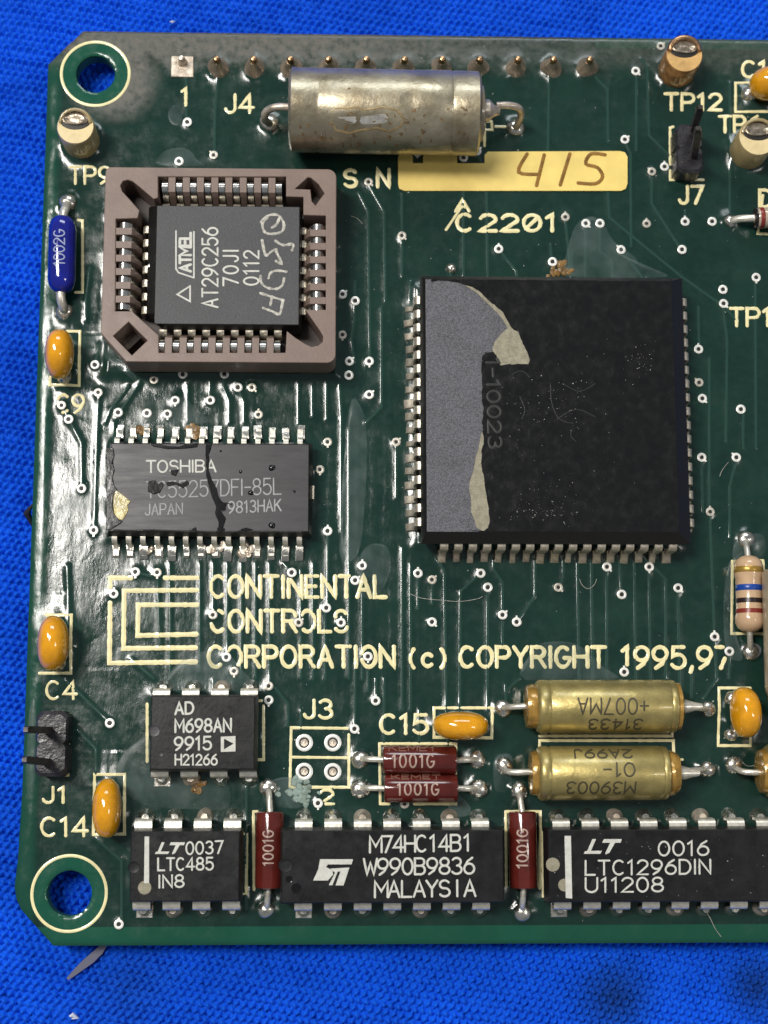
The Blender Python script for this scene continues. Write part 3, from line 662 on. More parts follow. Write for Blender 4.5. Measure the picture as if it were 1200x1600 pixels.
OUTL = [[(72, 961), (112, 961), (111, 1052), (62, 1052)], [(105, 518), (125, 518), (124, 603), (78, 602), (79, 590)], [(195, 1210), (148, 1210), (146, 1304), (195, 1303), (195, 1210)],
        [(678, 1106), (769, 1106), (768, 1153), (678, 1152), (678, 1106)], [(543, 1138), (455, 1137), (453, 1230), (545, 1230), (545, 1148)], [(455, 1183), (544, 1184)],
        [(712, 1162), (593, 1162), (594, 1256), (608, 1256)], [(647, 1256), (712, 1256), (712, 1162)], [(843, 1150), (1050, 1150), (1051, 1120)], [(843, 1175), (843, 1157), (1052, 1157), (1053, 1187), (1066, 1187)],
        [(1053, 1190), (1053, 1240)], [(397, 1390), (396, 1268), (402, 1268)], [(790, 1268), (844, 1268), (843, 1388)], [(790, 1268), (791, 1385)], [(399, 1095), (412, 1095), (412, 1187), (399, 1187)],
        [(230, 1100), (230, 1190)], [(378, 1302), (386, 1303), (385, 1397), (378, 1397)], [(1052, 198), (1047, 200), (1047, 281), (1099, 281)], [(104, 1117), (108, 1117), (106, 1211), (98, 1211)],
        [(1172, 1075), (1123, 1075), (1122, 1165), (1172, 1165), (1172, 1150)], [(1212, 130), (1149, 130), (1149, 175), (1220, 175)], [(1150, 877), (1144, 877), (1143, 990), (1196, 990)], [(1180, 876), (1192, 876), (1193, 890)],
        [(122, 344), (129, 345), (129, 457), (118, 457)], [(1192, 305), (1184, 365), (1210, 366)], [(757, 190), (757, 228)], [(757, 190), (768, 190), (769, 203), (757, 203)], [(774, 198), (790, 199)], [(848, 1300), (848, 1400)]]
for l in OUTL: lines('printed_outline', [l], .25, on_board, 'ink', board, dome=.025, edge=.016)
for cx, cy, r in ((4.5, 79.79, 3.18), (4.4, 4.42, 3.2)):
    mb = MB(); mb.ribbon(circ(cx, cy, r, 64) + [(cx + r, cy)], .26, on_board, dome=.03, edge=.02); part('printed_ring', mb, 'ink', board, smooth=False)
# yellow serial panel with hand-written number
YL = [(630, 238), (641, 238), (645, 246), (645, 256), (661, 256), (661, 245), (666, 239), (709, 239), (714, 244), (714, 256), (736, 256), (757, 256), (757, 250), (757, 243), (762, 238), (968, 237), (976, 239), (980, 246),
      (980, 288), (977, 296), (970, 299), (632, 299), (624, 296), (622, 288), (622, 246), (625, 240)]
o = fill2d('serial_panel', [px_line(*YL)], .06, .16, 'label_ink', board, 'cream yellow panel printed on the board and numbered 415 by hand')
fl = flat(.165)
lines('handwriting', smoothed([[(823.3, 241.7), (810, 270), (843, 273.5)], [(850, 243), (838, 291)], [(890, 241.5), (875, 290)],
                      [(945, 243), (923, 241.7), (915, 257), (933, 263), (941, 277), (930, 288), (903, 287)]]), .34, fl, 'marker', board, dome=.015)

# ---------------------------------------------------------------- traces, vias, pads
for pl in TR:
    if len(pl) > 1:
        mb = MB(); mb.ribbon(pl, .24, on_board, dome=.02, seg=.4, edge=.012); part('trace', mb, 'trace', board)

def ring_mesh(name, r1, r0, hgt, m, spur=True):
    mb = MB(); n = 18; L = []
    for r, z in ((r1, -.03), (r1 * .97, hgt * .6), ((r0 + r1) / 2, hgt), (r0 * 1.05, hgt * .7), (r0, -.02)):
        L.append([(r * math.cos(2 * math.pi * k / n), r * math.sin(2 * math.pi * k / n), z) for k in range(n)])
    mb.loft(L, False, False)
    if spur: mb.loft([[(-.09, -r1 * .8, .02), (.09, -r1 * .8, .02), (.09, -r1 * .8, -.05), (-.09, -r1 * .8, -.05)], [(-.08, -r1 * 1.32, .02), (.08, -r1 * 1.32, .02), (.08, -r1 * 1.32, -.05), (-.08, -r1 * 1.32, -.05)]])
    mb.cur = 1; mb.add([(r0 * 1.02 * math.cos(2 * math.pi * k / n), r0 * 1.02 * math.sin(2 * math.pi * k / n), .0) for k in range(n)], [tuple(range(n))])
    return mb.mesh(name, [m, 'dark_hole'])
via_me = ring_mesh('via', .43, .19, .07, 'via_tin'); via_me2 = ring_mesh('via', .41, .17, .05, 'via_dull'); via_me3 = ring_mesh('via', .44, .20, .10, 'via_tin', False)
for q in VI.split():
    a, b = map(float, q.split(',')); x, y, _ = P(a, b)
    inst('via', random.choice([via_me, via_me, via_me, via_me2, via_me3]), board, (x, y, hs(x, y) + .035), random.choice([0, 0, math.pi, math.pi, .8, 2.3, 3.9]))
pad_me = ring_mesh('pad', .78, .45, .12, 'via_tin', False)
for a, b in ((475.5, 1160.5), (520, 1160.5), (475.5, 1205.5), (520, 1206)):
    x, y, _ = P(a, b); inst('plated_hole', pad_me, board, (x, y, hs(x, y) + .03))
    mb = MB(); mb.lathe_z(0, 0, [(.33, .02), (.2, -.0), (.08, .03)], 14); inst('solder_plug', mb.mesh('solder_plug', 'old_solder'), board, (x, y, hs(x, y) + .03))
# connector J4: square first pad, then solder cones with pin tips
for k, a in enumerate((285, 341, 398, 455, 514, 572, 631, 689, 747, 806, 861, 917)):
    x, y, _ = P(a, 107 if k else 104); mb = MB()
    if k == 0:
        mb.box(x - 1.05, x + 1.05, y - 1.1, y + 1.0, -.05, .14, .05)
        mb.lathe_z(x, y + .35, [(.5, .12), (.4, .5), (.33, .9), (.22, 1.15), (.0, 1.2)], 14)
        part('solder_joint', mb, 'old_solder', board, label='square first pad with a worn pin')
    else:
        mb.lathe_z(x, y, [(1.12, -.05), (1.04, .15), (.80, .50), (.60, .90), (.45, 1.3), (.37, 1.6)], 22, wob=.05); mb.cur = 1
        mb.lathe_z(x, y, [(.38, 1.5), (.34, 1.9), (.22, 2.15), (0.02, 2.22)], 12)
        part('solder_joint', mb, ['cone_solder', 'brass_tip'], board)
def blob(a, b, r=.75, hgt=.45, name='solder_joint', m='solder', par=board, z=0):
    x, y, _ = P(a, b, z); zz = hs(x, y); mb = MB()
    mb.lathe_z(x, y, [(r, zz - .05), (r * .97, zz + hgt * .25), (r * .75, zz + hgt * .7), (r * .4, zz + hgt), (.02, zz + hgt * 1.08)], 18, wob=.06)
    return part(name, mb, m, par)
for a, b, r in ((705, 420, .5),): blob(a, b, r, .4)

# ---------------------------------------------------------------- chips
def chip_body(x0, x1, y0, y1, zt, zm, zb, ins, bev, m, par, name='body', mats=None, topmat=None, miss=()):
    mb = MB(); mb.rings([(zb, x0 - ins * .2, x1 + ins * .2, y0 - ins * .2, y1 + ins * .2), (zm - .12, x0 - ins, x1 + ins, y0 - ins, y1 + ins), (zm + .12, x0 - ins, x1 + ins, y0 - ins, y1 + ins), (zt - bev, x0 - .01, x1 + .01, y0 - .01, y1 + .01), (zt, x0 + bev, x1 - bev, y0 + bev, y1 - bev)])
    mats = [m] if not topmat else [m, topmat]
    if topmat: mb.mi[-1] = 1
    return part(name, mb, mats, par, smooth=30)
# dual in-line leg: wide shoulder, narrow leg into the board
def dip_mesh():
    mb = MB(); mb.strip([(0, 2.25), (.36, 2.25), (.58, 2.18), (.70, 2.0), (.74, 1.75), (.78, 1.0)], 1.5)
    mb.strip([(.77, 1.05), (.80, .6), (.80, -.3)], .55); return mb.mesh('pin', 'lead', smooth=50)
DIPM = dip_mesh()
def dip(label, x0, x1, y0, y1, n, xp, ypc, row=7.62, first=True):
    c = empty('dual_inline_chip', ((x0 + x1) / 2, (y0 + y1) / 2, 0), board, label)
    chip_body(x0, x1, y0, y1, 4.0, 2.25, .7, .22, .06, 'epoxy_side', c, topmat='epoxy')
    off = y1 - ypc + .12
    for k in range(n):
        for sgn in (1, -1):
            px_ = xp + k * 2.54
            inst('pin', DIPM, c, (px_, ypc + sgn * (row / 2 - .80), 0), 0 if sgn > 0 else math.pi)
            mb = MB(); X_, Y_ = px_, ypc + sgn * (row / 2 + .12); zz = hs(X_, Y_)
            if k == 0 and sgn < 0: mb.box(X_ - .72, X_ + .72, Y_ - .72, Y_ + .72, zz - .05, zz + .12, .05); mb.lathe_z(X_, Y_, [(.6, zz + .1), (.4, zz + .5), (.3, zz + .9)], 14)
            else: mb.lathe_z(X_, Y_, [(.76, zz - .04), (.74, zz + .1), (.55, zz + .35), (.36, zz + .8), (.3, zz + 1.0)], 18, wob=.05)
            part('solder_joint', mb, 'solder' if (k * 7 + sgn) % 3 else 'old_solder', c)
    return c
def pin_at(px, py, z=0): return P(px, py, z)[0]
D1 = dip('small eight-pin chip printed AD M698AN 9915 H21266', 11.62, 20.47, 15.04, 21.23, 4, 12.0 + .25, 18.15)
D2 = dip('small eight-pin chip with a white bar, printed LTC485 IN8', 10.16, 19.32, 4.1, 9.85, 4, 10.95, 6.98)
D3 = dip('fourteen-pin chip printed M74HC14B1 MALAYSIA with an ST mark', 22.92, 41.7, 3.92, 9.88, 7, 24.7, 6.9)
D4 = dip('long twenty-pin chip with a white bar, printed LTC1296DIN U11208', 45.6, 70.7, 3.92, 9.88, 10, 46.95, 6.9)
def ctext(s, a, b, h, c, z=4.0, wid=.2, m='chip_print', gap=1.35, name='marking', mono=0):
    wid *= .9
    return text(name, s, a, b, (a[0], a[1] - h), z, wid, flat(z), m, c, gap=gap, dome=.004, edge=.008, mono=mono)
def fillpx(name, pls, z, m, c, th=.018): return fill2d(name, [px_line(*l, z=z) for l in pls], z + .004, z + .004 + th, m, c)
Z4 = 4.0
ctext('AD', (274, 1116), (302, 1115), 18, D1); ctext('M698AN', (274, 1144), (361, 1143), 20, D1); ctext('9915', (273, 1172), (330, 1171), 20, D1); ctext('H21266', (274, 1195), (339, 1195), 16, D1, wid=.16)
fillpx('logo', [[(345, 1151), (368, 1150), (368, 1174), (345, 1175)], [(350, 1154), (350, 1171), (365, 1162)]], Z4, 'chip_print', D1)
ctext('0037', (291, 1335), (348, 1333), 19, D2, wid=.16); ctext('LTC485', (247, 1360), (333, 1359), 19, D2, wid=.17); ctext('IN8', (248, 1387), (287, 1386), 19, D2, wid=.17)
def lt_logo(x, y, s, c):
    q = lambda l: [(x + a * s, y + b * s) for a, b in l]
    fillpx('logo', [q([(14, 0), (20, 0), (12, 19), (30, 19), (27, 24), (0, 24), (2, 20), (6, 19)]), q([(33, 0), (62, 0), (60, 6), (51, 6), (42, 22), (36, 25), (35, 23), (43, 6), (30, 6)])], Z4, 'chip_print', c)
lt_logo(242, 1316, .76, D2); lt_logo(912, 1311, .96, D4)
fillpx('white_bar', [[(226, 1307), (233, 1307), (233, 1380), (225, 1380)]], Z4, 'chip_print', D2); fillpx('white_bar', [[(882, 1306), (892, 1306), (894, 1404), (884, 1403)]], Z4, 'chip_print', D4)
ctext('M74HC14B1', (580, 1332), (737, 1329), 25, D3, wid=.2, mono=3.6, gap=.9); ctext('W990B9836', (571, 1367), (741, 1365), 25, D3, wid=.2, mono=3.8, gap=.9); ctext('MALAYSIA', (588, 1402), (742, 1400), 25, D3, wid=.2, mono=3.6, gap=1.0)
st = lambda l: [(380 + a / 2.857, 1220 + b / 2.857) for a, b in l]
fillpx('logo', [st([(343, 350), (490, 350), (484, 373), (378, 373), (370, 385), (398, 400), (402, 418), (378, 445), (312, 445), (320, 428), (335, 395)]), st([(388, 392), (474, 387), (448, 467), (412, 467), (434, 405), (422, 405), (398, 466), (382, 466), (410, 410)])], Z4, 'chip_print', D3)
ctext('0016', (1029, 1337), (1107, 1336), 22, D4, wid=.18); ctext('LTC1296DIN', (915, 1367), (1110, 1365), 22, D4, wid=.18); ctext('U11208', (915, 1394), (1036, 1393), 22, D4, wid=.18)
def dimple(a, b, r, c, m='epoxy_side', z=Z4, name='dimple'):
    x, y, _ = P(a, b, z); mb = MB(); mb.lathe_z(x, y, [(r, z - .01), (r * .93, z + .02), (r * .8, z + .012), (r * .4, z + .008), (.01, z + .008)], 20); return part(name, mb, m, c)
dimple(241, 1142, .5, D1, 'sram_grey'); dimple(251, 1178, .22, D1, 'faint_print'); dimple(226, 1387, .58, D2, 'tan_residue'); dimple(209, 1355, .5, D2, 'epoxy'); dimple(463, 1388, .45, D3, 'drip_coat'); dimple(452, 1374, .3, D3, 'drip_coat')
dimple(446, 1352, .6, D3, 'epoxy'); dimple(882, 1383, .55, D4, 'tan_residue'); dimple(864, 1351, .6, D4, 'tan_residue')

# large square chip with bent-under leads and peeling black coating
Q = empty('square_chip', ((QX0 + QX1) / 2, (QY0 + QY1) / 2, 0), board, 'large square black chip with its glossy coating peeled off along the left')
ZQ = 4.3
ZM = 3.35; ox0, ox1 = P(657, 640, ZM)[0], P(1072, 640, ZM)[0]; oy0, oy1 = P(860, 850, ZM)[1], P(860, 433.5, ZM)[1]
mb = MB(); mb.rings([(.9, ox0 + .35, ox1 - .35, oy0 + .35, oy1 - .35), (ZM - .15, ox0, ox1, oy0, oy1), (ZM + .1, ox0, ox1, oy0, oy1), (ZQ - .05, QX0, QX1, QY0, QY1), (ZQ, QX0 + .05, QX1 - .05, QY0 + .05, QY1 - .05)]); mb.mi[-1] = 1
part('body', mb, ['epoxy_side', 'grey_epoxy'], Q, smooth=30)
def jlead():
    mb = MB(); pr = [(-.1, 3.1), (.16, 3.1), (.34, 3.0), (.43, 2.7), (.45, 1.6), (.43, .7), (.30, .35), (.0, .22)]
    mb.strip(pr, .7, [.72, .72, .72, .70, .66, .5, .48, .48]); return mb.mesh('lead', 'dull_lead', smooth=50)
JL = jlead()
def joint_mesh():
    mb = MB(); n = 8
    mb.loft([[(-.36, -.2, -.1), (.36, -.2, -.1), (.34, -.1, .75), (-.34, -.1, .75)], [(-.36, .25, -.1), (.36, .25, -.1), (.28, .2, .40), (-.28, .2, .40)], [(-.34, .95, -.1), (.34, .95, -.1), (.26, .85, .12), (-.26, .85, .12)]])
    return mb.mesh('solder_joint', 'dull_lead', smooth=60)
JJ = joint_mesh()
qcx = (P(689, 862, .8)[0] + P(1045, 862, .8)[0]) / 2; qcy = (oy0 + oy1) / 2 - .1
for k in range(17):
    o = (k - 8) * 1.27
    for (x, y, r) in ((qcx + o, oy0, math.pi), (qcx + o, oy1 - .5, 0), (ox0, qcy + o, math.pi / 2), (ox1, qcy + o, -math.pi / 2)):
        inst('lead', JL, Q, (x, y, 0), r)
        dd_ = {math.pi: .35, 0: -.1, math.pi / 2: .35, -math.pi / 2: .05}[r]
        s_ = inst('solder_joint', JJ, Q, (x - math.sin(r) * dd_, y + math.cos(r) * dd_, 0.05), r + random.uniform(-.08, .08)); s_.scale = (random.uniform(.85, 1.35), random.uniform(.85, 1.08), random.uniform(.7, 1.3))
# black coating: outline follows the peeled edge
edge = [(674, 440), (690, 438), (712, 441), (733, 447), (748, 455), (760, 466), (772, 477), (785, 488), (793, 501), (799, 513), (809, 519), (815, 533), (821, 545), (827, 562), (825, 570), (810, 569), (795, 569), (782, 571), (777, 566), (776, 556), (770, 550), (758, 551), (753, 558),
        (752, 580), (753, 604), (752, 620), (755, 640), (753, 660), (754, 676), (756, 690), (752, 705), (752, 730), (756, 748), (758, 762), (760, 780), (764, 800), (765, 815), (762, 825), (756, 829), (740, 831)]
rr = random.Random(3)
edge2 = []
for i in range(len(edge) - 1):
    for t in (0, .33, .66): edge2.append((edge[i][0] + (edge[i + 1][0] - edge[i][0]) * t + rr.uniform(-.8, .8), edge[i][1] + (edge[i + 1][1] - edge[i][1]) * t + rr.uniform(-.8, .8)))
ew = px_line(*edge2, z=ZQ)
coat_poly = [(QX0 + .6, QY1 - .04)] + ew + [(QX0 + 5.5, QY0 + .06), (QX1 - .07, QY0 + .06), (QX1 - .07, QY1 - .06)]
fill2d('black_coating', [coat_poly], ZQ + .005, ZQ + .10, 'black_coat', Q, 'glossy black coating left on most of the top', bev=.02, smooth=False)
fillpx('residue', [[(799, 512), (790, 515), (782, 523), (773, 534), (769, 546), (771, 551), (776, 556), (778, 566), (784, 573), (800, 571), (812, 571), (826, 572), (829, 562), (822, 545), (816, 533), (811, 518)]], ZQ, 'tan_residue', Q, .06)
fillpx('residue', [[(753, 675), (750, 685), (748, 700), (743, 715), (740, 735), (734, 752), (733, 765), (736, 780), (736, 800), (742, 815), (744, 824), (752, 829), (760, 830), (766, 820), (766, 810), (761, 780), (758, 760), (754, 730), (755, 705), (758, 690)]], ZQ, 'tan_residue', Q, .05)
fillpx('residue', [[(712, 438), (735, 446), (750, 454), (762, 466), (774, 477), (787, 489), (796, 503), (800, 514), (794, 514), (785, 499), (772, 484), (757, 470), (745, 458), (728, 447)]], ZQ, 'tan_residue', Q, .05)
text('faint_marking', '1-10023', (760, 560), (764, 700), (780, 560), ZQ + .1, .22, flat(ZQ + .1), 'faint_print', Q, dome=.01)
mbs = MB()
for l in smoothed([[(860, 600), (862, 630), (874, 655), (895, 662)], [(870, 655), (900, 640), (930, 652)], [(800, 585), (815, 580), (828, 590)], [(812, 620), (820, 640), (815, 655)], [(880, 600), (905, 612), (930, 600)], [(893, 672), (892, 682), (900, 690)]]):
    mbs.ribbon([P(*q, ZQ)[:2] for q in l], .07, flat(ZQ + .095), dome=.004)
part('scratches', mbs, 'faint_print', Q, smooth=False)['kind'] = 'stuff'

# small-outline memory chip with cracked coating
ZS = 2.6
S = empty('small_outline_chip', (16.1, 39.7, 0), board, 'grey memory chip printed TOSHIBA, with cracked glossy coating and fourteen legs a side')
chip_body(7.35, 24.95, 35.75, 43.65, ZS, 1.35, .3, .30, .05, 'epoxy_side', S, topmat='sram_grey')
def gull():
    mb = MB(); mb.strip([(-.1, 1.35), (.25, 1.35), (.42, 1.28), (.52, 1.05), (.66, .42), (.78, .26), (1.0, .22), (1.55, .22)], .46); return mb.mesh('leg', 'lead', smooth=50)
GW = gull(); gwj = MB(); gwj.loft([[(-.3, .65, -.1), (.3, .65, -.1), (.28, .65, .28), (-.28, .65, .28)], [(-.33, 1.2, -.1), (.33, 1.2, -.1), (.26, 1.2, .30), (-.26, 1.2, .30)], [(-.33, 1.95, -.1), (.33, 1.95, -.1), (.26, 1.9, .1), (-.26, 1.9, .1)]]); GWJ = gwj.mesh('solder_joint', 'solder', smooth=50)
xa, xb = P(181, 862, .3)[0], P(468, 868, .3)[0]
for k in range(14):
    x = xa + (xb - xa) * k / 13
    inst('leg', GW, S, (x, 35.45, 0), math.pi); inst('leg', GW, S, (x, 43.95, 0)); 
    for y_, r_ in ((35.45, math.pi), (43.95, 0)): s_ = inst('solder_joint', GWJ, S, (x + random.uniform(-.06, .06), y_, 0.03), r_ + random.uniform(-.07, .07)); s_.scale = (random.uniform(.9, 1.35), random.uniform(.9, 1.1), random.uniform(.8, 1.5))
ctext('TOSHIBA', (229, 738), (337, 737), 18, S, ZS, .17, 'chip_print', 1.1); ctext('TC55257DFI-85L', (229, 778), (439, 772), 25, S, ZS, .13, 'pale_print', 1.1); ctext('JAPAN', (227, 805), (285, 803), 17, S, ZS, .12, 'pale_print'); ctext('9813HAK', (357, 802), (439, 798), 18, S, ZS, .14, 'pale_print')
mb = MB(); mb.box(24.95, 25.4, 38.9, 40.1, 1.2, 1.5); part('tab', mb, 'dull_lead', S)
def drips(name, pls, z, m, par, th=.12): return fill2d(name, [px_line(*l, z=z) for l in pls], z + .002, z + th, m, par, bev=.045, smooth=True)
drips('coating_flap', [[(167, 700), (177, 700), (179, 712), (176, 722), (179, 735), (176, 745), (178, 757), (183, 765), (177, 774), (176, 790), (179, 803), (186, 812), (192, 815), (182, 822), (172, 828), (166, 828)]], ZS, 'drip_coat', S)
drips('coating_flap', [[(322, 694), (331, 694), (329, 703), (326, 710), (327, 722), (326, 735), (331, 750), (338, 762), (341, 775), (346, 783), (354, 788), (352, 797), (346, 800), (353, 810), (350, 820), (346, 831), (341, 830), (342, 815), (336, 802), (338, 792), (331, 776), (326, 758), (322, 742), (323, 725), (321, 710)]], ZS, 'drip_coat', S, .11)
mb = MB()
for l in smoothed([[(322, 694), (322, 715), (323, 740), (327, 760), (333, 778), (339, 794), (337, 803), (343, 818), (342, 831)], [(340, 790), (352, 786), (362, 788)]]): mb.ribbon([P(*q, ZS)[:2] for q in l], .10, flat(ZS + .02), dome=.09)
part('coating_bead', mb, 'clear_bead', S)
drips('coating_flap', [[(232, 752), (243, 750), (248, 756), (252, 752), (256, 758), (250, 770), (240, 773), (231, 768)], [(258, 754), (270, 752), (284, 756), (292, 750), (296, 756), (286, 763), (275, 757), (262, 760)], [(266, 735), (280, 733), (275, 744), (268, 742)]], ZS, 'drip_coat', S, .06)
drips('coating_flap', [[(232, 693), (250, 694), (262, 697), (280, 698), (290, 694), (310, 694), (308, 699), (290, 701), (262, 702), (240, 698)]], ZS, 'drip_coat', S, .06)
drips('coating_flap', [[(372, 828), (385, 824), (396, 828), (385, 832)], [(296, 828), (306, 823), (308, 830)], [(340, 824), (352, 826), (350, 832), (338, 832)]], ZS, 'drip_coat', S, .06)
drips('amber_patch', [[(180, 765), (190, 772), (200, 780), (204, 784), (199, 790), (201, 797), (196, 806), (192, 813), (185, 812), (179, 804), (177, 792), (177, 778)]], ZS, 'amber_residue', S, .08)
for a, b, r in ((376, 737, .16), (425, 731, .3), (425, 821, .3), (460, 768, .12), (392, 770, .25), (345, 705, .1)):
    x, y, _ = P(a, b, ZS); mb = MB(); mb.lathe_z(x, y, [(r, ZS), (r * .8, ZS + .07), (r * .3, ZS + .11), (.01, ZS + .115)], 14, wob=.08); part('coating_drop', mb, 'drip_coat', S)
mb = MB()
for l in ([(178, 828), (200, 829), (240, 828), (262, 829), (300, 830), (340, 831), (400, 830), (470, 831)], [(174, 696), (176, 725), (174, 760)]): mb.ribbon([P(*q, ZS)[:2] for q in l], .14, flat(ZS), dome=.09)
part('coating_bead', mb, 'clear_bead', S)

# ---------------------------------------------------------------- square socket with springs, chip inside it
K1 = empty('chip_socket', ((SX0 + SX1) / 2, (SY0 + SY1) / 2, 0), board, 'brown square socket with comb-like spring contacts')
ZK = 4.5
def rc(x, y, r, a0, a1, n=6): return [(x + r * math.cos(math.radians(a0 + (a1 - a0) * i / n)), y + r * math.sin(math.radians(a0 + (a1 - a0) * i / n))) for i in range(n + 1)]
outer = [(SX0, SY0 + 2.6), (SX0 + 2.3, SY0)] + rc(SX1 - .8, SY0 + .8, .8, -90, 0) + rc(SX1 - .8, SY1 - .8, .8, 0, 90) + rc(SX0 + .5, SY1 - .5, .5, 90, 180)
inner = px_line((247, 276), (247, 309), (240, 311), (226, 299), (208, 284), (200, 281), (192, 283), (188, 290), (191, 299), (204, 313), (218, 329), (215, 341), (181, 342),
                (180, 486), (206, 486), (248, 524), (248, 551), (446, 551), (448, 517), (462, 528), (478, 538), (487, 542), (497, 540), (504, 534), (505, 526), (500, 517), (477, 484), (509, 484), (509, 337), (474, 336), (474, 308), (447, 307), (447, 276), z=ZK)
arrow = px_line((481, 277), (486, 278), (498, 288), (507, 302), (500, 311), (493, 321), (487, 314), (485, 296), (461, 295), z=ZK)
slot = px_line((177, 525), (201, 503), (230, 532), (206, 555), z=ZK)
fill2d('housing', [outer, inner, arrow, slot], .9, ZK, 'socket', K1, bev=.07)
fill2d('floor_plate', [[(a + (.12 if a < 17 else -.12), b + (.12 if b < 60 else -.12)) for a, b in outer]], .25, 1.0, 'socket_dark', K1)
TX = [P(a, 290, ZK)[0] for a in (257, 279.5, 301.5, 324, 346, 368.5, 391, 413.5, 435.5)]; TYv = [P(190, b, ZK)[1] for b in (350, 371, 392, 413, 434.5, 456, 477)]
ty0, ty1 = P(300, 276, ZK)[1], P(300, 551, ZK)[1]; tx0, tx1 = P(180, 400, ZK)[0], P(509, 400, ZK)[0]
def rib_mesh(w, l):
    mb = MB(); mb.loft([[(-w / 2, 0, 1), (w / 2, 0, 1), (w / 2, 0, 4.38), (-w / 2, 0, 4.38)], [(-w / 2, l * .66, 1), (w / 2, l * .66, 1), (w / 2, l * .66, 4.38), (-w / 2, l * .66, 4.38)],
                        [(-w / 2, l * .80, 1), (w / 2, l * .80, 1), (w / 2 * .8, l * .78, 3.9), (-w / 2 * .8, l * .78, 3.9)], [(-w / 2, l, 1), (w / 2, l, 1), (w / 2 * .7, l, 2.6), (-w / 2 * .7, l, 2.6)]])
    return mb.mesh('rib', 'socket', smooth=False)
RL = rib_mesh(.62, 2.15)
def spring_mesh():
    mb = MB(); mb.strip([(.12, 1.0), (.14, 2.6), (.22, 3.5), (.42, 4.05), (.72, 4.2), (1.02, 4.05), (1.3, 3.55), (1.52, 2.9), (1.7, 2.2), (1.6, 1.2)], .52); return mb.mesh('contact', 'spring', smooth=60)
SM = spring_mesh()
px_p = TX[1] - TX[0]; py_p = TYv[0] - TYv[1]
for i, x in enumerate(TX):
    inst('contact', SM, K1, (x, ty0, 0), math.pi); inst('contact', SM, K1, (x, ty1, 0), 0)
    if i < 8: inst('rib', RL, K1, (x + px_p / 2, ty0 + .02, 0), math.pi); inst('rib', RL, K1, (x + px_p / 2, ty1 - .02, 0), 0)
for i, y in enumerate(TYv):
    inst('contact', SM, K1, (tx0, y, 0), -math.pi / 2); inst('contact', SM, K1, (tx1, y, 0), math.pi / 2)
    if i < 6: inst('rib', RL, K1, (tx0 - .02, y - py_p / 2, 0), -math.pi / 2); inst('rib', RL, K1, (tx1 + .02, y - py_p / 2, 0), math.pi / 2)
a_ = P(200, 540, 2.6); mb = MB(); q0, q1 = P(178, 530, 1.4), P(212, 556, 1.4)
mb.loft([[(q0[0] + .2, q0[1] + .3, 1.1), (q0[0] + 1.7, q0[1] + 1.5, 1.1), (q0[0] + 1.7, q0[1] + 1.5, 1.2), (q0[0] + .2, q0[1] + .3, 1.2)], [(q1[0] - .6, q1[1] + .2, 2.4), (q1[0] + .8, q1[1] + 1.6, 2.4), (q1[0] + .8, q1[1] + 1.6, 2.5), (q1[0] - .6, q1[1] + .2, 2.5)]])
part('clip', mb, 'spring', K1)
# the chip can be lifted out of its socket: a thing of its own
ZC = 4.2
C = empty('memory_chip', ((CX0 + CX1) / 2, (CY0 + CY1) / 2, 1.0), None, 'dark grey chip printed ATMEL AT29C256, chalk writing on it, seated in the brown socket', 'computer chip')
mb = MB(); b_ = .05
def chring(x0, x1, y0, y1, z, c): return [(x0 + c, y0, z), (x1, y0, z), (x1, y1, z), (x0, y1, z), (x0, y0 + c, z)]
mb.loft([chring(CX0 - .1, CX1 + .1, CY0 - .1, CY1 + .1, 1.3, 1.3), chring(CX0 - .85, CX1 + .22, CY0 - .22, CY1 + .22, 3.1, 1.5), chring(CX0 - .02, CX1 + .02, CY0 - .02, CY1 + .02, ZC - b_, 1.0), chring(CX0 + b_, CX1 - b_, CY0 + b_, CY1 - b_, ZC, .1)])
mb.mi[-1] = 1
part('body', mb, ['epoxy_side', 'chip_grey'], C, smooth=30)
mb = MB(); mb.strip([(0, 3.0), (.2, 3.0), (.36, 2.85), (.40, 2.2), (.36, 1.3)], .66); LM = mb.mesh('lead', 'dull_lead', smooth=50)
for x in TX: inst('lead', LM, C, (x, CY0 - .2, 0), math.pi); inst('lead', LM, C, (x, CY1 + .2, 0), 0)
for y in TYv: inst('lead', LM, C, (CX0 - .85, y, 0), math.pi / 2); inst('lead', LM, C, (CX1 + .2, y, 0), -math.pi / 2)
def vtext(s, x0, y0, y1, x1, wid=.17, m='chip_print', gap=1.35):       # reads upwards: baseline at x0, letter tops at x1
    text('marking', s, (x0, y0), (x0, y1), (x1, y0), ZC, wid, flat(ZC), m, C, gap=gap, dome=.004, edge=.008)
vtext('AT29C256', 340, 480, 356, 316); vtext('70JI', 372, 446, 391, 349, gap=2.2); vtext('0112', 404, 445, 392, 381, gap=1.8)
vtext('ATMEL', 298, 424, 364, 281, wid=.24, gap=.8)
lines('logo', [[(275, 361), (275, 420), (279, 426), (303, 434)], [(303, 362), (303, 434)]], .14, flat(ZC), 'chip_print', C, z=ZC, dome=.004, edge=.008)
lines('logo', [[(277, 460), (297, 447), (297, 471), (277, 460)]], .16, flat(ZC), 'chip_print', C, z=ZC, dome=.004, edge=.008)
h5 = lambda l: [(300 + a / 4, 240 + b / 4) for a, b in l]
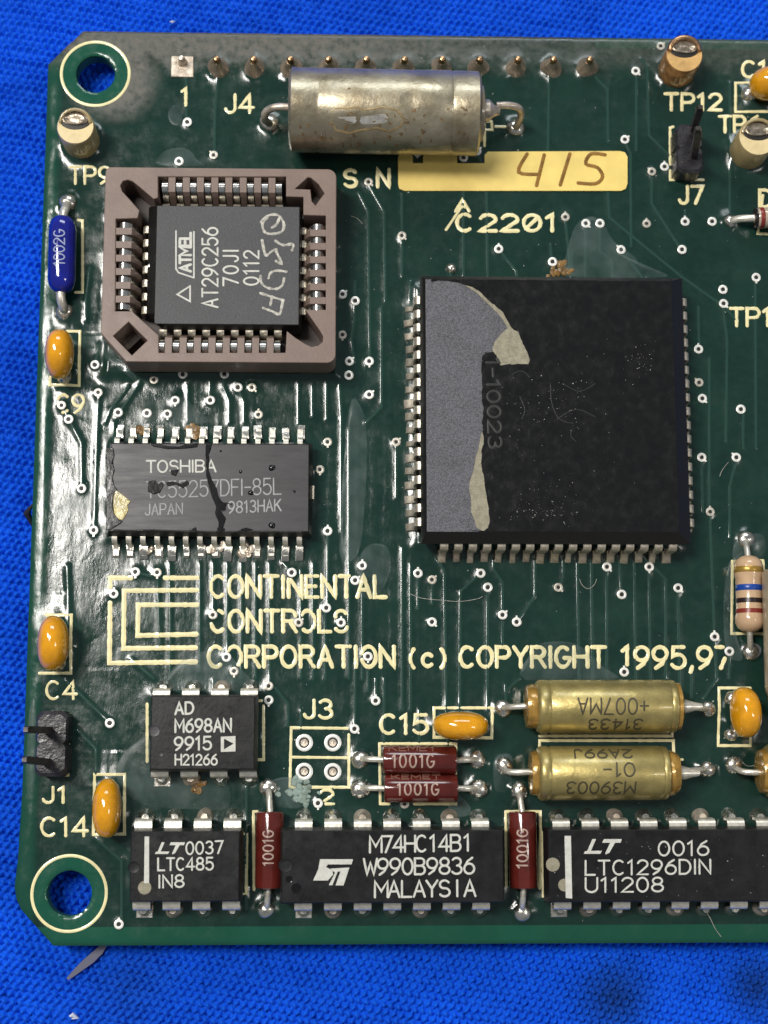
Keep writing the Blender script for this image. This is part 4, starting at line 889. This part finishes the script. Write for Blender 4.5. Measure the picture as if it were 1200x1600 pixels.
lines('chalk_writing', smoothed([h5([(428, 872), (500, 896), (572, 916)]), h5([(500, 896), (490, 945)]), h5([(445, 965), (500, 985), (548, 1002), (566, 925)]),
      h5([(428, 765), (432, 805), (470, 838), (530, 845), (565, 822), (575, 780)]), h5([(590, 738), (530, 732), (492, 745), (478, 778)]),
      h5([(438, 540), (445, 580), (462, 636), (500, 610), (528, 600)]), h5([(520, 600), (540, 640), (560, 690), (525, 672)]), h5([(520, 545), (570, 572), (630, 566), (625, 604)]),
      h5([(470, 402), (440, 440), (455, 490), (500, 502), (560, 488), (575, 445), (552, 398), (530, 440), (500, 462)]), h5([(432, 428), (480, 386), (540, 386), (572, 430)])]), .23, flat(ZC), 'chalk', C, z=ZC, dome=.012, edge=.006)
x, y, _ = P(234, 416, 3.2); mb = MB(); mb.lathe_z(x, y, [(.2, 3.1), (.18, 3.35), (.01, 3.4)], 12); part('dimple', mb, 'spring', C)

# ---------------------------------------------------------------- axial parts
def axial(name, label, a, b, zc, prof, m, n=40, wob=0):
    """prof: list of (distance along 0..1, radius mm, material index)"""
    A, B = np.array(P(*a, zc)), np.array(P(*b, zc)); c = empty(name, tuple(np.append((A + B)[:2] / 2, 0)), board, label)
    return c, A, B
def barrel(name, A, B, prof, m, c, n=40, smooth=True, dent=0.0):
    d = B - A; L = np.linalg.norm(d); d /= L; s = np.array([-d[1], d[0], 0]); u = np.array([0, 0, 1.0]); loops = []
    for k, (t, r) in enumerate(prof):
        l = []
        for i in range(n):
            an = 2 * math.pi * i / n; rr = r * (1 + dent * math.sin(an * 3 + t * 9) * .5 + dent * math.sin(an * 5 - t * 17))
            l.append(tuple(A + d * L * t + rr * (math.cos(an) * s + math.sin(an) * u)))
        loops.append(l)
    mb = MB(); mb.loft(loops); return part(name, mb, m, c, smooth=smooth)
def on_barrel(A, B, zc, r):
    d = (B - A)[:2]; d = d / np.linalg.norm(d); s = np.array([-d[1], d[0]]); A2 = A[:2]
    def f(x, y, h):
        v = np.array([x, y]) - A2; o = float(v @ s); rr = r + h; o = max(-rr * .985, min(rr * .985, o)); al = float(v @ d)
        p = A2 + d * al + s * o; return (p[0], p[1], zc + math.sqrt(rr * rr - o * o))
    return f
def lead_wire(c, pts, r=.3, m='lead', joint=None, name='lead'):
    q = [P(a, b, z) for a, b, z in pts]
    # soften the bends
    for _ in range(2):
        n = [q[0]]
        for i in range(len(q) - 1): n += [tuple(.75 * np.array(q[i]) + .25 * np.array(q[i + 1])), tuple(.25 * np.array(q[i]) + .75 * np.array(q[i + 1]))]
        q = n + [q[-1]]
    mb = MB(); mb.tube(q, r, 10); part(name, mb, m, c)
    if joint: blob(joint[0], joint[1], joint[2], joint[3] if len(joint) > 3 else .4, par=c, m='solder')
# the big metal can at the top
zb = 4.2; c, A, B = axial('metal_capacitor', 'big tarnished silver can capacitor lying at the top of the board', (452, 172), (749, 172), zb, None, None)
B[1] = A[1] - .15; RB = 3.78
barrel('can', A, B, [(0, 3.1), (.003, 3.5), (.015, RB), (.14, RB), (.15, RB - .05), (.16, RB), (.5, RB), (.62, RB), (.635, RB - .03), (.65, RB), (.84, RB), (.85, RB - .08), (.868, RB), (.985, RB), (.997, RB - .25), (1, 3.2)], 'silver_case', c, 64, dent=.006)
barrel('end_seal', B - np.array([.1, 0, 0]), B + np.array([.5, 0, 0]), [(0, 2.6), (.6, 2.5), (1, 1.6)], 'beige_body', c, 32)
fb = on_barrel(A, B, zb, RB)
film = px_line((518, 172), (524, 168), (560, 166), (570, 170), (600, 166), (620, 170), (630, 180), (628, 190), (610, 196), (590, 192), (565, 194), (545, 197), (525, 194), (517, 184), z=zb + RB)
mb = MB(); mb.ribbon(film + [film[0]], .16, fb, dome=.02, seg=.3); part('rust_stain', mb, 'rust_film', c)
mb = MB()
for l in ([(530, 180), (552, 181)], [(568, 182), (600, 181)]): mb.ribbon([P(*q, zb + RB)[:2] for q in l], .7, fb, dome=.015, seg=.3)
part('pale_mark', mb, 'pale_metal', c)
mb = MB(); r_ = random.Random(8)
for _ in range(90):
    a0, b0 = r_.uniform(460, 742), r_.gauss(205, 22)
    if b0 < 120 or b0 > 232: continue
    q_ = P(a0, b0, zb + RB * .8)[:2]; l_ = [(q_[0] + r_.gauss(0, .05) * t, q_[1] + r_.gauss(0, .03) * t) for t in range(3)]
    mb.ribbon(l_, r_.uniform(.06, .22), fb, dome=.004, seg=.2, edge=.02)
part('grime_flecks', mb, 'can_grime', c)['kind'] = 'stuff'
lead_wire(c, [(455, 168, 3.9), (436, 166, 3.9), (416, 172, 3.4), (412, 186, 2.2), (421, 193, .8), (421, 193, .1)], .36, 'old_solder', (421, 193, .9))
mb = MB(); q0 = np.array([B[0] + .45, B[1] + .3, zb]); dx = P(780, 165, 4)[0] - q0[0]
mb.tube([q0, q0 + (dx * .3, 0, 0), q0 + (dx * .65, 0, -.05), q0 + (dx, 0, -.1)], [1.05, 1.0, .55, .36], 20); part('glass_seal', mb, 'old_solder', c)
lead_wire(c, [(776, 165, 4.1), (795, 164, 4), (812, 168, 3.6), (815, 182, 2.2), (806, 200, .6), (806, 200, .1)], .34, 'old_solder', (805, 201, .85))
# gold tantalum cans
def gold(label, a, b, zc, r, cap_left, lead_l, lead_r, jl, jr, cone_right=True, seal_right=False):
    c, A, B = axial('tantalum_capacitor', label, a, b, zc, None, None); B[1] = A[1]
    L = np.linalg.norm(B - A)
    barrel('can', A, B, [(0, r * .80), (.01, r * .93), (.03, r), (.08, r), (.095, r * .965), (.11, r), (.93, r), (.945, r * .97), (.96, r), (.985, r * .97), (1, r * .86)], 'gold_case', c, 48, dent=.004)
    barrel('seal', A - np.array([cap_left, 0, 0]), A + np.array([.2, 0, 0]), [(0, r * .55), (.1, r * .78), (.6, r * .84), (1, r * .8)], 'gold_seal', c, 32, dent=.02)
    if seal_right: barrel('seal', B - np.array([.2, 0, 0]), B + np.array([1.0, 0, 0]), [(0, r * .8), (.4, r * .84), (.9, r * .72), (1, r * .5)], 'gold_seal', c, 32, dent=.02)
    else: barrel('seal', B - np.array([.2, 0, 0]), B + np.array([.45, 0, 0]), [(0, r * .9), (.7, r * .88), (1, r * .7)], 'gold_seal', c, 32, dent=.01)
    lead_wire(c, lead_l, .27, 'lead', jl)
    if cone_right:
        x0 = B[0] + (.9 if seal_right else .4); mb = MB(); mb.tube([(x0, B[1], zc), (x0 + .5, B[1], zc), (x0 + 1.2, B[1], zc), (x0 + 1.9, B[1], zc)], [.62, .6, .4, .27], 16); part('glass_seal', mb, 'lead', c)
    if lead_r: lead_wire(c, lead_r, .26, 'lead', jr)
    return c, A, B
c, A, B = gold('gold tantalum can printed +007MA upside down, upper of the two', (836, 1104), (1056, 1104), 2.4, 2.33, .9, [(835, 1103, 2.3), (805, 1104, 2.0), (787, 1106, 1.2), (786, 1106, .1)], [(1080, 1105, 2.3), (1095, 1107, 1.5), (1108, 1108, .1)], (786, 1107, .8), (1106, 1108, .7))
ft = on_barrel(A, B, 2.4, 2.33); zt = 2.4 + 2.1
def rtext(s, x0, x1, yb, yt, c, f, wid=.15): text('marking', s, (x0, yb), (x1, yb), (x0, yt), zt, wid, f, 'case_print', c, dome=.01, edge=.02, seg=.2)
rtext('+007MA', 1012, 903, 1091, 1116, c, ft); rtext('31433', 1005, 921, 1124, 1139, c, ft)
c, A, B = gold('gold tantalum can printed M39003 upside down, lower of the two', (838, 1208), (1043, 1208), 2.4, 2.33, .6, [(835, 1206, 2.3), (800, 1207, 2.2), (788, 1204, 1.4), (788, 1197, .1)], [(1078, 1204, 2.3), (1097, 1203, 1.6), (1104, 1202, .1)], (788, 1197, .8), (1104, 1202, .75), seal_right=True)
ft = on_barrel(A, B, 2.4, 2.33)
rtext('M39003', 993, 886, 1222, 1240, c, ft); rtext('01-', 991, 943, 1192, 1213, c, ft); rtext('2A99J', 989, 899, 1171, 1184, c, ft)
gold('gold tantalum can cut off by the right edge of the picture', (1196, 1205), (1400, 1205), 2.4, 2.33, .6, [(1195, 1207, 2.3), (1165, 1207, 2.2), (1150, 1202, 1.4), (1146, 1195, .1)], None, (1146, 1195, .8), None, cone_right=False)
# dark red resistors
def resistor(label, a, b, zc, r, l1, j1, l2, j2, txt=None, tp=None, body='red_body', vert=False):
    c, A, B = axial('film_resistor', label, a, b, zc, None, None)
    barrel('body', A, B, [(0, r * .85), (.012, r * .97), (.03, r), (.97, r), (.988, r * .97), (1, r * .85)], body, c, 36, dent=.006)
    lead_wire(c, l1, .27, 'lead', j1); lead_wire(c, l2, .27, 'lead', j2)
    return c, A, B
zr = 1.35
c, A, B = resistor('upper dark red resistor printed 1001G of the touching pair', (598, 1187), (713, 1188), zr, 1.22, [(600, 1187, 1.3), (578, 1186, 1.2), (566, 1186, .7), (564, 1187, .1)], (563, 1187, .8), [(712, 1188, 1.3), (732, 1187, 1.2), (744, 1187, .7), (745, 1187, .1)], (745, 1187, .8))
f = on_barrel(A, B, zr, 1.22)
text('marking', '1001G', (613, 1199), (678, 1199), (613, 1179), zr + 1.1, .15, f, 'red_print', c, gap=2.2, dome=.006, edge=.02, seg=.14); text('marking', 'KEMET', (608, 1173), (682, 1173), (608, 1165), zr + .9, .11, f, 'dim_red_print', c, dome=.006, edge=.02, seg=.14)
c, A, B = resistor('lower dark red resistor printed 1001G of the touching pair', (600, 1232), (715, 1232), zr, 1.22, [(602, 1232, 1.3), (578, 1231, 1.2), (566, 1232, .7), (564, 1233, .1)], (563, 1233, .85), [(714, 1232, 1.3), (732, 1232, 1.2), (744, 1232, .7), (746, 1232, .1)], (747, 1232, .85))
f = on_barrel(A, B, zr, 1.22)
text('marking', '1001G', (621, 1242), (685, 1242), (621, 1224), zr + 1.1, .15, f, 'red_print', c, gap=2.2, dome=.006, edge=.02, seg=.14); text('marking', 'KEMET', (612, 1217), (688, 1217), (612, 1211), zr + .9, .11, f, 'dim_red_print', c, dome=.006, edge=.02, seg=.14)
c, A, B = resistor('upright dark red resistor left of the fourteen-pin chip', (422, 1268), (420, 1388), zr, 1.22, [(422, 1270, 1.3), (421, 1250, 1.2), (420, 1238, .7), (419, 1230, .1)], (419, 1230, .78), [(420, 1386, 1.3), (418, 1405, 1.2), (417, 1415, .7), (416, 1421, .1)], (416, 1421, .75))
f = on_barrel(A, B, zr, 1.22); text('marking', '1001G', (427, 1352), (427, 1298), (411, 1352), zr + 1.1, .13, f, 'red_print', c, gap=1.6, dome=.006, edge=.02, seg=.14)
c, A, B = resistor('upright dark red resistor between the two long chips', (816, 1268), (818, 1388), zr, 1.22, [(816, 1270, 1.3), (813, 1250, 1.2), (812, 1242, .7), (811, 1236, .1)], (811, 1236, .8), [(818, 1386, 1.3), (817, 1405, 1.2), (816, 1415, .7), (816, 1424, .1)], (816, 1425, .8))
f = on_barrel(A, B, zr, 1.22); text('marking', '1001G', (824, 1356), (824, 1296), (808, 1356), zr + 1.1, .14, f, 'red_print', c, gap=1.6, dome=.006, edge=.02, seg=.14)
# blue moulded part
zu = 1.7; c, A, B = axial('blue_inductor', 'blue bullet-shaped axial part printed 1002G at the left edge', (98, 338), (96, 458), zu, None, None)
rb = 1.25; barrel('body', A, B, [(0, .35), (.02, .75), (.06, 1.02), (.13, 1.2), (.2, rb), (.82, rb), (.9, 1.15), (.95, .95), (.985, .65), (1, .3)], 'blue_body', c, 36, dent=.01)
lead_wire(c, [(98, 342, 1.7), (99, 333, 1.6), (103, 324, 1.2), (106, 318, .2)], .42, 'lead', (107, 317, .8)); lead_wire(c, [(95, 455, 1.7), (95, 468, 1.6), (99, 480, 1.2), (101, 487, .2)], .42, 'lead', (101, 488, .8))
f = on_barrel(A, B, zu, rb); text('marking', '1002G', (101, 415), (101, 360), (84, 415), zu + 1.1, .12, f, 'blue_print', c, gap=1.2, dome=.004, edge=.02, seg=.14)
# orange dipped capacitors
names = ['at the left edge below the blue part', 'on the left edge above the label C4', 'beside the label C14', 'lying crosswise inside its box beside the label C15', 'beside the upper gold can at the right', 'cut off by the right edge near the top corner']
for k, ((c0, a, b, z, r), nm) in enumerate(zip(CAPS, names)):
    x, y, _ = P(*c0, z); ax, by = a / 17.9, b / 17.6
    c = empty('dipped_capacitor', (x, y, 0), board, 'glossy orange dipped capacitor ' + nm); mb = MB(); n = 36; L = []
    hz = min(2.0, z - .25)
    for i in range(17):
        t = -math.pi / 2 + math.pi * i / 16; cr, sz = math.cos(t), math.sin(t); l = []; cr = max(cr, .02) ** .8
        for j in range(n):
            an = 2 * math.pi * j / n; ca, sa = math.cos(an), math.sin(an)
            e = .86; X_ = math.copysign(abs(ca) ** e, ca) * ax; Y_ = math.copysign(abs(sa) ** e, sa) * by
            wv = 1 + .018 * math.sin(2 * an + k) + .014 * math.sin(3 * an + 2 * k)
            l.append((x + X_ * cr * wv, y + Y_ * cr * wv, z + sz * hz + .12 * math.sin(an + k) * cr))
        L.append(l)
    mb.loft(L); part('body', mb, 'orange', c)
    ho = ax > by
    for s in (-1, 1):
        lx, ly = (x + s * ax * .62, y) if ho else (x, y + s * by * .62)
        mb = MB(); mb.tube([(lx, ly, -.3), (lx, ly, z - .6)], .25, 10); part('lead', mb, 'lead', c)
        mb = MB(); zz = hs(lx, ly); mb.lathe_z(lx, ly, [(.75, zz - .04), (.7, zz + .15), (.4, zz + .45), (.28, zz + .8)], 16, wob=.05); part('solder_joint', mb, 'solder', c)
blob(1168, 149, .7, .5); blob(1140, 1092, .6, .5); blob(1141, 1148, .6, .4)
# test posts: a ceramic bead with a metal loop set in its top
for k, ((c0, r, burnt), lab) in enumerate(zip(POSTS, ('cream ceramic test post beside the upper left hole', 'scorched brown test post above the label TP12', 'cream ceramic test post below the label TP6'))):
    x, y, _ = P(*c0, 0); z0 = hs(x, y); c = empty('test_post', (x, y, 0), board, lab); hgt = 3.6; mb = MB()
    mb.lathe_z(x, y, [(r * 1.02, -.1), (r, .4), (r, hgt - .15), (r * .95, hgt)], 36, wob=.01, cap1=False); mb.cur = 1
    mb.lathe_z(x, y, [(r * .95, hgt), (r * .55, hgt + .02), (.02, hgt + .02)], 36, cap0=False)
    part('bead', mb, ['burnt_ceramic' if burnt else 'ceramic', 'burnt_top' if burnt else 'cream_top'], c)
    yo = y + r * .34; mb = MB(); mb.lathe_z(x, yo, [(r * .74, hgt + .03), (r * .72, hgt + .06), (r * .66, hgt + .07), (.02, hgt + .07)], 28, ex=1.12, ey=.72); part('socket_recess', mb, 'dark_hole', c)
    mb = MB(); mb.lathe_z(x, yo + r * .04, [(r * .62, hgt + .05), (r * .60, hgt + .20), (r * .52, hgt + .24), (r * .44, hgt + .12), (r * .2, hgt + .10), (.02, hgt + .16)], 28, ex=1.10, ey=.60, wob=.04); part('solder_fill', mb, 'tarnish', c)
    mb = MB(); mb.tube([(x - r * .78, yo - r * .1, hgt)] + [(x - r * .78 * math.cos(t), yo - r * .1 + r * .62 * math.sin(t), hgt + .10 + .25 * math.sin(t)) for t in [math.pi * i / 10 for i in range(11)]] + [(x + r * .78, yo - r * .1, hgt)], .17 if not burnt else .26, 10); part('loop', mb, 'brass_tip' if burnt else 'ceramic', c)
# two-pin headers
def header(lab, cpx, nx_, ny_, pins, box_h, vert=True):
    x, y, _ = P(*cpx, box_h); c = empty('pin_header', (x, y, 0), board, lab); wx, wy = nx_ / 17.5 / 2, ny_ / 17.3 / 2
    mb = MB(); ch = .45; L = []
    for z, s in ((-.1, 1), (box_h - .25, 1), (box_h, .88)):
        l = []
        for (sy0) in (0,):
            pts = [(-wx, -wy + ch), (-wx + ch, -wy), (wx - ch, -wy), (wx, -wy + ch), (wx, -ch * .7), (wx - ch * .6, 0), (wx, ch * .7), (wx, wy - ch), (wx - ch, wy), (-wx + ch, wy), (-wx, wy - ch), (-wx, ch * .7), (-wx + ch * .6, 0), (-wx, -ch * .7)]
            l = [(x + a * s, y + b * s, z) for a, b in pts]
        L.append(l)
    mb.loft(L); part('shell', mb, 'header', c, smooth=25)
    for (bx, by_), (tx, ty), hz in pins:
        p0, p1 = np.array(P(bx, by_, box_h)), np.array(P(tx, ty, hz)); mb = MB(); w_ = .30; p1[0] -= 0; d = p1 - p0
        mb.loft([[(p[0] - s, p[1] - s, p[2]), (p[0] + s, p[1] - s, p[2]), (p[0] + s, p[1] + s, p[2]), (p[0] - s, p[1] + s, p[2])] for p, s in ((p0 - d * .05, w_), (p0 + d * .93, w_), (p1, w_ * .6))])
        part('pin', mb, 'header_pin', c, smooth=False)
header('black two-pin header with both pins seen from above at the left edge', (80, 1162), 48, 97, [((76, 1141), (40, 1140), 9.4), ((74, 1191), (38, 1187), 9.4)], 2.5)
header('black two-pin header with leaning pins above the label J7', (1078, 231), 44, 82, [((1084, 200), (1094, 167), 8.6), ((1085, 243), (1091, 200), 8.6)], 2.5)
# diode and banded resistor at the right, beige body at the frame edge
zd = 1.4; c, A, B = axial('glass_diode', 'glass diode with a dark red band, cut off by the right edge', (1178, 341), (1252, 338), zd, None, None)
barrel('body', A, B, [(0, .5), (.03, .8), (.1, .95), (.9, .95), (.97, .8), (1, .5)], 'glass_body', c); barrel('band', A + (B - A) * .10, A + (B - A) * .19, [(0, .97), (.1, .985), (.9, .985), (1, .97)], 'band_brown', c); barrel('band', A + (B - A) * .0, A + (B - A) * .06, [(0, .6), (.3, .9), (.9, .9), (1, .8)], 'band_black', c)
lead_wire(c, [(1180, 341, 1.4), (1160, 341, 1.2), (1146, 344, .7), (1141, 347, .2)], .36, 'lead', (1140, 347, .62))
zq = 1.6; c, A, B = axial('banded_resistor', 'tan resistor with gold, blue, black and brown bands', (1169, 868), (1172, 988), zq, None, None); rq = 1.28
pq = [(0, .3), (.02, .75), (.07, 1.15), (.13, rq), (.25, rq), (.31, 1.17), (.74, 1.17), (.8, rq), (.88, rq), (.94, 1.1), (.98, .7), (1, .3)]
barrel('body', A, B, pq, 'tan_body', c)
for t0, t1, m_, r_ in ((.15, .235, 'band_gold', rq), (.385, .47, 'band_blue', 1.17), (.56, .63, 'band_black', 1.17), (.70, .765, 'band_brown', 1.19)):
    barrel('band', A + (B - A) * t0, A + (B - A) * t1, [(0, r_ - .02), (.08, r_ + .015), (.92, r_ + .015), (1, r_ - .02)], m_, c)
lead_wire(c, [(1169, 872, 1.6), (1167, 858, 1.4), (1165, 848, .7), (1165, 843, .1)], .27, 'lead', (1165, 843, .8)); lead_wire(c, [(1172, 985, 1.6), (1172, 1000, 1.4), (1173, 1012, .7), (1174, 1018, .1)], .27, 'lead', (1174, 1018, .85))
zp = 3.2; c, A, B = axial('beige_capacitor', 'beige tubular body cut off by the right edge', (1226, 890), (1232, 1094), zp, None, None)
barrel('body', A, B, [(0, 1.6), (.02, 2.0), (.9, 2.0), (.93, 1.95), (1, 1.6)], 'beige_body', c); barrel('seal', B - (B - A) * .02, B + (B - A) * .12, [(0, 1.8), (.5, 1.7), (1, .9)], 'gold_seal', c)

# ---------------------------------------------------------------- lifted film, grime, loose bits
FILM = [[(245, 259), (250, 243), (262, 234), (285, 231), (300, 238), (308, 250), (318, 260)], [(262, 178), (270, 165), (282, 166), (286, 178), (282, 196), (268, 194)],
        [(214, 668), (216, 645), (236, 624), (262, 618), (288, 622), (306, 638), (326, 657), (300, 664), (250, 662)], [(886, 432), (884, 400), (900, 352), (925, 338), (944, 352), (960, 378), (990, 400), (1004, 418), (1040, 433)],
        [(258, 1078), (266, 1050), (292, 1026), (330, 1016), (356, 1022), (378, 1046), (386, 1072)], [(182, 1216), (190, 1180), (212, 1160), (232, 1150), (232, 1200), (345, 1216), (355, 1262), (300, 1264), (250, 1262), (210, 1250)],
        [(412, 1230), (436, 1215), (470, 1218), (482, 1240), (470, 1262), (440, 1262), (415, 1256)], [(100, 788), (112, 772), (122, 780), (124, 800), (116, 812), (92, 812), (84, 800)], [(562, 870), (580, 850), (606, 856), (610, 890), (596, 925), (572, 935), (558, 915)],
        [(628, 470), (640, 452), (655, 442), (655, 470), (640, 482), (629, 480)], [(1145, 880), (1146, 850), (1160, 838), (1192, 836), (1192, 870), (1150, 872)], [(1134, 900), (1144, 880), (1146, 990), (1160, 1030), (1136, 1022), (1130, 960)],
        [(820, 1062), (830, 1020), (850, 1004), (900, 1006), (940, 1040), (960, 1062)], [(530, 860), (545, 640), (566, 640), (574, 700), (568, 820), (556, 870)], [(62, 540), (66, 480), (84, 472), (90, 492), (76, 500), (72, 545)],
        [(40, 1225), (46, 1110), (56, 1100), (54, 1230)], [(196, 585), (165, 560), (163, 530), (205, 572), (216, 600)], [(700, 1262), (712, 1240), (735, 1260), (730, 1275), (705, 1275)], [(770, 1200), (778, 1180), (800, 1182), (796, 1230), (774, 1235)]]
for l in FILM:
    q = px_line(*l); cx = sum(a for a, b in q) / len(q); cy = sum(b for a, b in q) / len(q); mb = MB(); N_ = 40
    # resample the rim smoothly
    rim = []
    for i in range(len(q)):
        p0, p1, p2, p3 = [np.array(q[(i + j) % len(q)]) for j in (-1, 0, 1, 2)]
        for t in (0, .25, .5, .75): rim.append(.5 * ((2 * p1) + (-p0 + p2) * t + (2 * p0 - 5 * p1 + 4 * p2 - p3) * t * t + (-p0 + 3 * p1 - 3 * p2 + p3) * t ** 3))
    n = len(rim); vs = []; fs = []
    for s, hh in ((1, .012), (.96, .07), (.8, .10), (.5, .11), (.2, .11)):
        for p in rim: x_, y_ = cx + (p[0] - cx) * s, cy + (p[1] - cy) * s; vs.append((x_, y_, hs(x_, y_) + hh))
    for r_ in range(4):
        for i in range(n): a = r_ * n + i; b = r_ * n + (i + 1) % n; fs.append((a, b, b + n, a + n))
    fs.append(tuple(range(4 * n, 5 * n))); mb.add(vs, fs); part('lifted_film', mb, 'lifted_film', board)
def crust(pts, m, hgt, name, par=board, seed=1, z=None):
    r = random.Random(seed); mb = MB()
    for a, b, s in pts:
        for _ in range(9):
            x_, y_, _z = P(a + r.gauss(0, s), b + r.gauss(0, s * .6), 0 if z is None else z); zz = hs(x_, y_) if z is None else z; q = r.uniform(.15, .42)
            mb.lathe_z(x_, y_, [(q, zz - .05), (q * .85, zz + hgt * r.uniform(.3, .8)), (q * .3, zz + hgt * r.uniform(.6, 1.1))], 9, wob=.15)
    o = part(name, mb, m, par); o['kind'] = 'stuff'; return o
crust([(462, 1222, 7), (455, 1240, 9), (475, 1235, 8), (478, 1252, 8)], 'corrosion', .16, 'corrosion', seed=2)
crust([(303, 670, 4), (300, 676, 5), (222, 672, 5)], 'flux', .2, 'flux_residue', seed=3); crust([(338, 855, 6), (388, 858, 6), (230, 860, 5), (380, 865, 4)], 'old_solder', .35, 'flux_residue', seed=4)
crust([(312, 1224, 4), (308, 1232, 3)], 'flux', .25, 'flux_residue', seed=5); crust([(878, 416, 5), (870, 426, 6), (884, 424, 4)], 'flux', .15, 'flux_residue', seed=6)
mb = MB()
for l in ([(1158, 1190), (1165, 1196), (1174, 1197), (1182, 1194), (1184, 1200), (1176, 1206)], [(548, 338), (558, 342), (566, 350)], [(1104, 1424), (1112, 1440), (1118, 1452), (1127, 1464)],
          [(640, 928), (660, 935), (690, 938), (718, 940), (745, 936), (754, 932)], [(1124, 745), (1128, 735), (1138, 722)], [(905, 905), (910, 915), (919, 920), (928, 914), (932, 905)]):
    q = [P(*p_, 0) for p_ in smoothed([l])[0]]; mb.tube([(a, b, hs(a, b) + .08) for a, b, _ in q], .02, 5)
o = part('loose_fibres', mb, 'dust', board); o['kind'] = 'stuff'
mb = MB(); r = random.Random(12)
def speck(x_, y_, z_, s): mb.add([(x_ + s * r.uniform(-1, 1), y_ + s * r.uniform(-1, 1), z_ + r.uniform(0, s)) for _ in range(4)], [(0, 1, 2), (0, 2, 3), (0, 3, 1), (1, 3, 2)])
for _ in range(420):
    x_, y_ = r.uniform(1.5, 68), r.uniform(1.5, 83)
    if any(a - .3 < x_ < b_ + .3 and c_ - .3 < y_ < d_ + .3 for a, b_, c_, d_, _ in FOOT) or any(math.hypot(x_ - a, y_ - b_) < q_ + .2 for a, b_, q_ in HOLES): continue
    speck(x_, y_, hs(x_, y_) + .02, r.choice([.03, .04, .05, .09]))
for _ in range(330):
    c_ = r.choice([(850, 640, 60, 60), (870, 780, 60, 30), (1000, 560, 25, 30), (900, 650, 90, 100), (845, 800, 50, 12)]); a, b_ = r.gauss(c_[0], c_[2] * .6), r.gauss(c_[1], c_[3] * .6)
    if 775 < a < 1045 and 445 < b_ < 826: x_, y_, _z = P(a, b_, ZQ + .1); speck(x_, y_, ZQ + .1, r.choice([.025, .03, .04, .06]))
for _ in range(60): x_, y_ = r.uniform(46, 67), r.uniform(4.2, 9.6); speck(x_, y_, 4.0, r.choice([.03, .05, .06]))
o = part('dust_specks', mb, 'dust', board, smooth=False); o['kind'] = 'stuff'
def lint(name, label, pts, m, rad, cat, z=-3.0):
    mb = MB(); q = [P(a, b_, z) for a, b_ in pts]; mb.tube([(a, b_, z + .1 * math.sin(i * 2)) for i, (a, b_, _) in enumerate(q)], rad, 8)
    o = part(name, mb, m, None, loc=P(*pts[0], z)); o['label'] = label; o['category'] = cat
lint('lint_fluff', 'tiny white lint fluff on the cloth below the lower left corner', [(109, 1588), (114, 1585), (119, 1590), (112, 1592)], 'lint', [.1, .22, .25, .08], 'lint', -2.95)
lint('lint_speck', 'small pale lint speck on the blue cloth above the board', [(266, 34), (270, 35), (273, 33)], 'lint', [.06, .13, .05], 'lint', -2.95)
# grey shred of film hanging out under the lower edge, dark thread snagged on the left edge
mb = MB(); q = px_line((168, 1476), (160, 1490), (146, 1504), (132, 1514), (118, 1524), (106, 1532), (104, 1528), (118, 1512), (130, 1500), (146, 1486), (156, 1477), z=-2.6)
fill2d('film_shred', [q], -2.75, -2.65, 'grey_smear', board, 'grey shred of film sticking out under the lower edge', bev=.02)
mb = MB(); mb.tube([P(52, 788, -.5), P(46, 795, -.6), P(42, 802, -.9), P(47, 812, -1.2), P(52, 825, -1.4)], [.1, .22, .35, .25, .08], 8); part('snagged_thread', mb, 'black_thread', board)
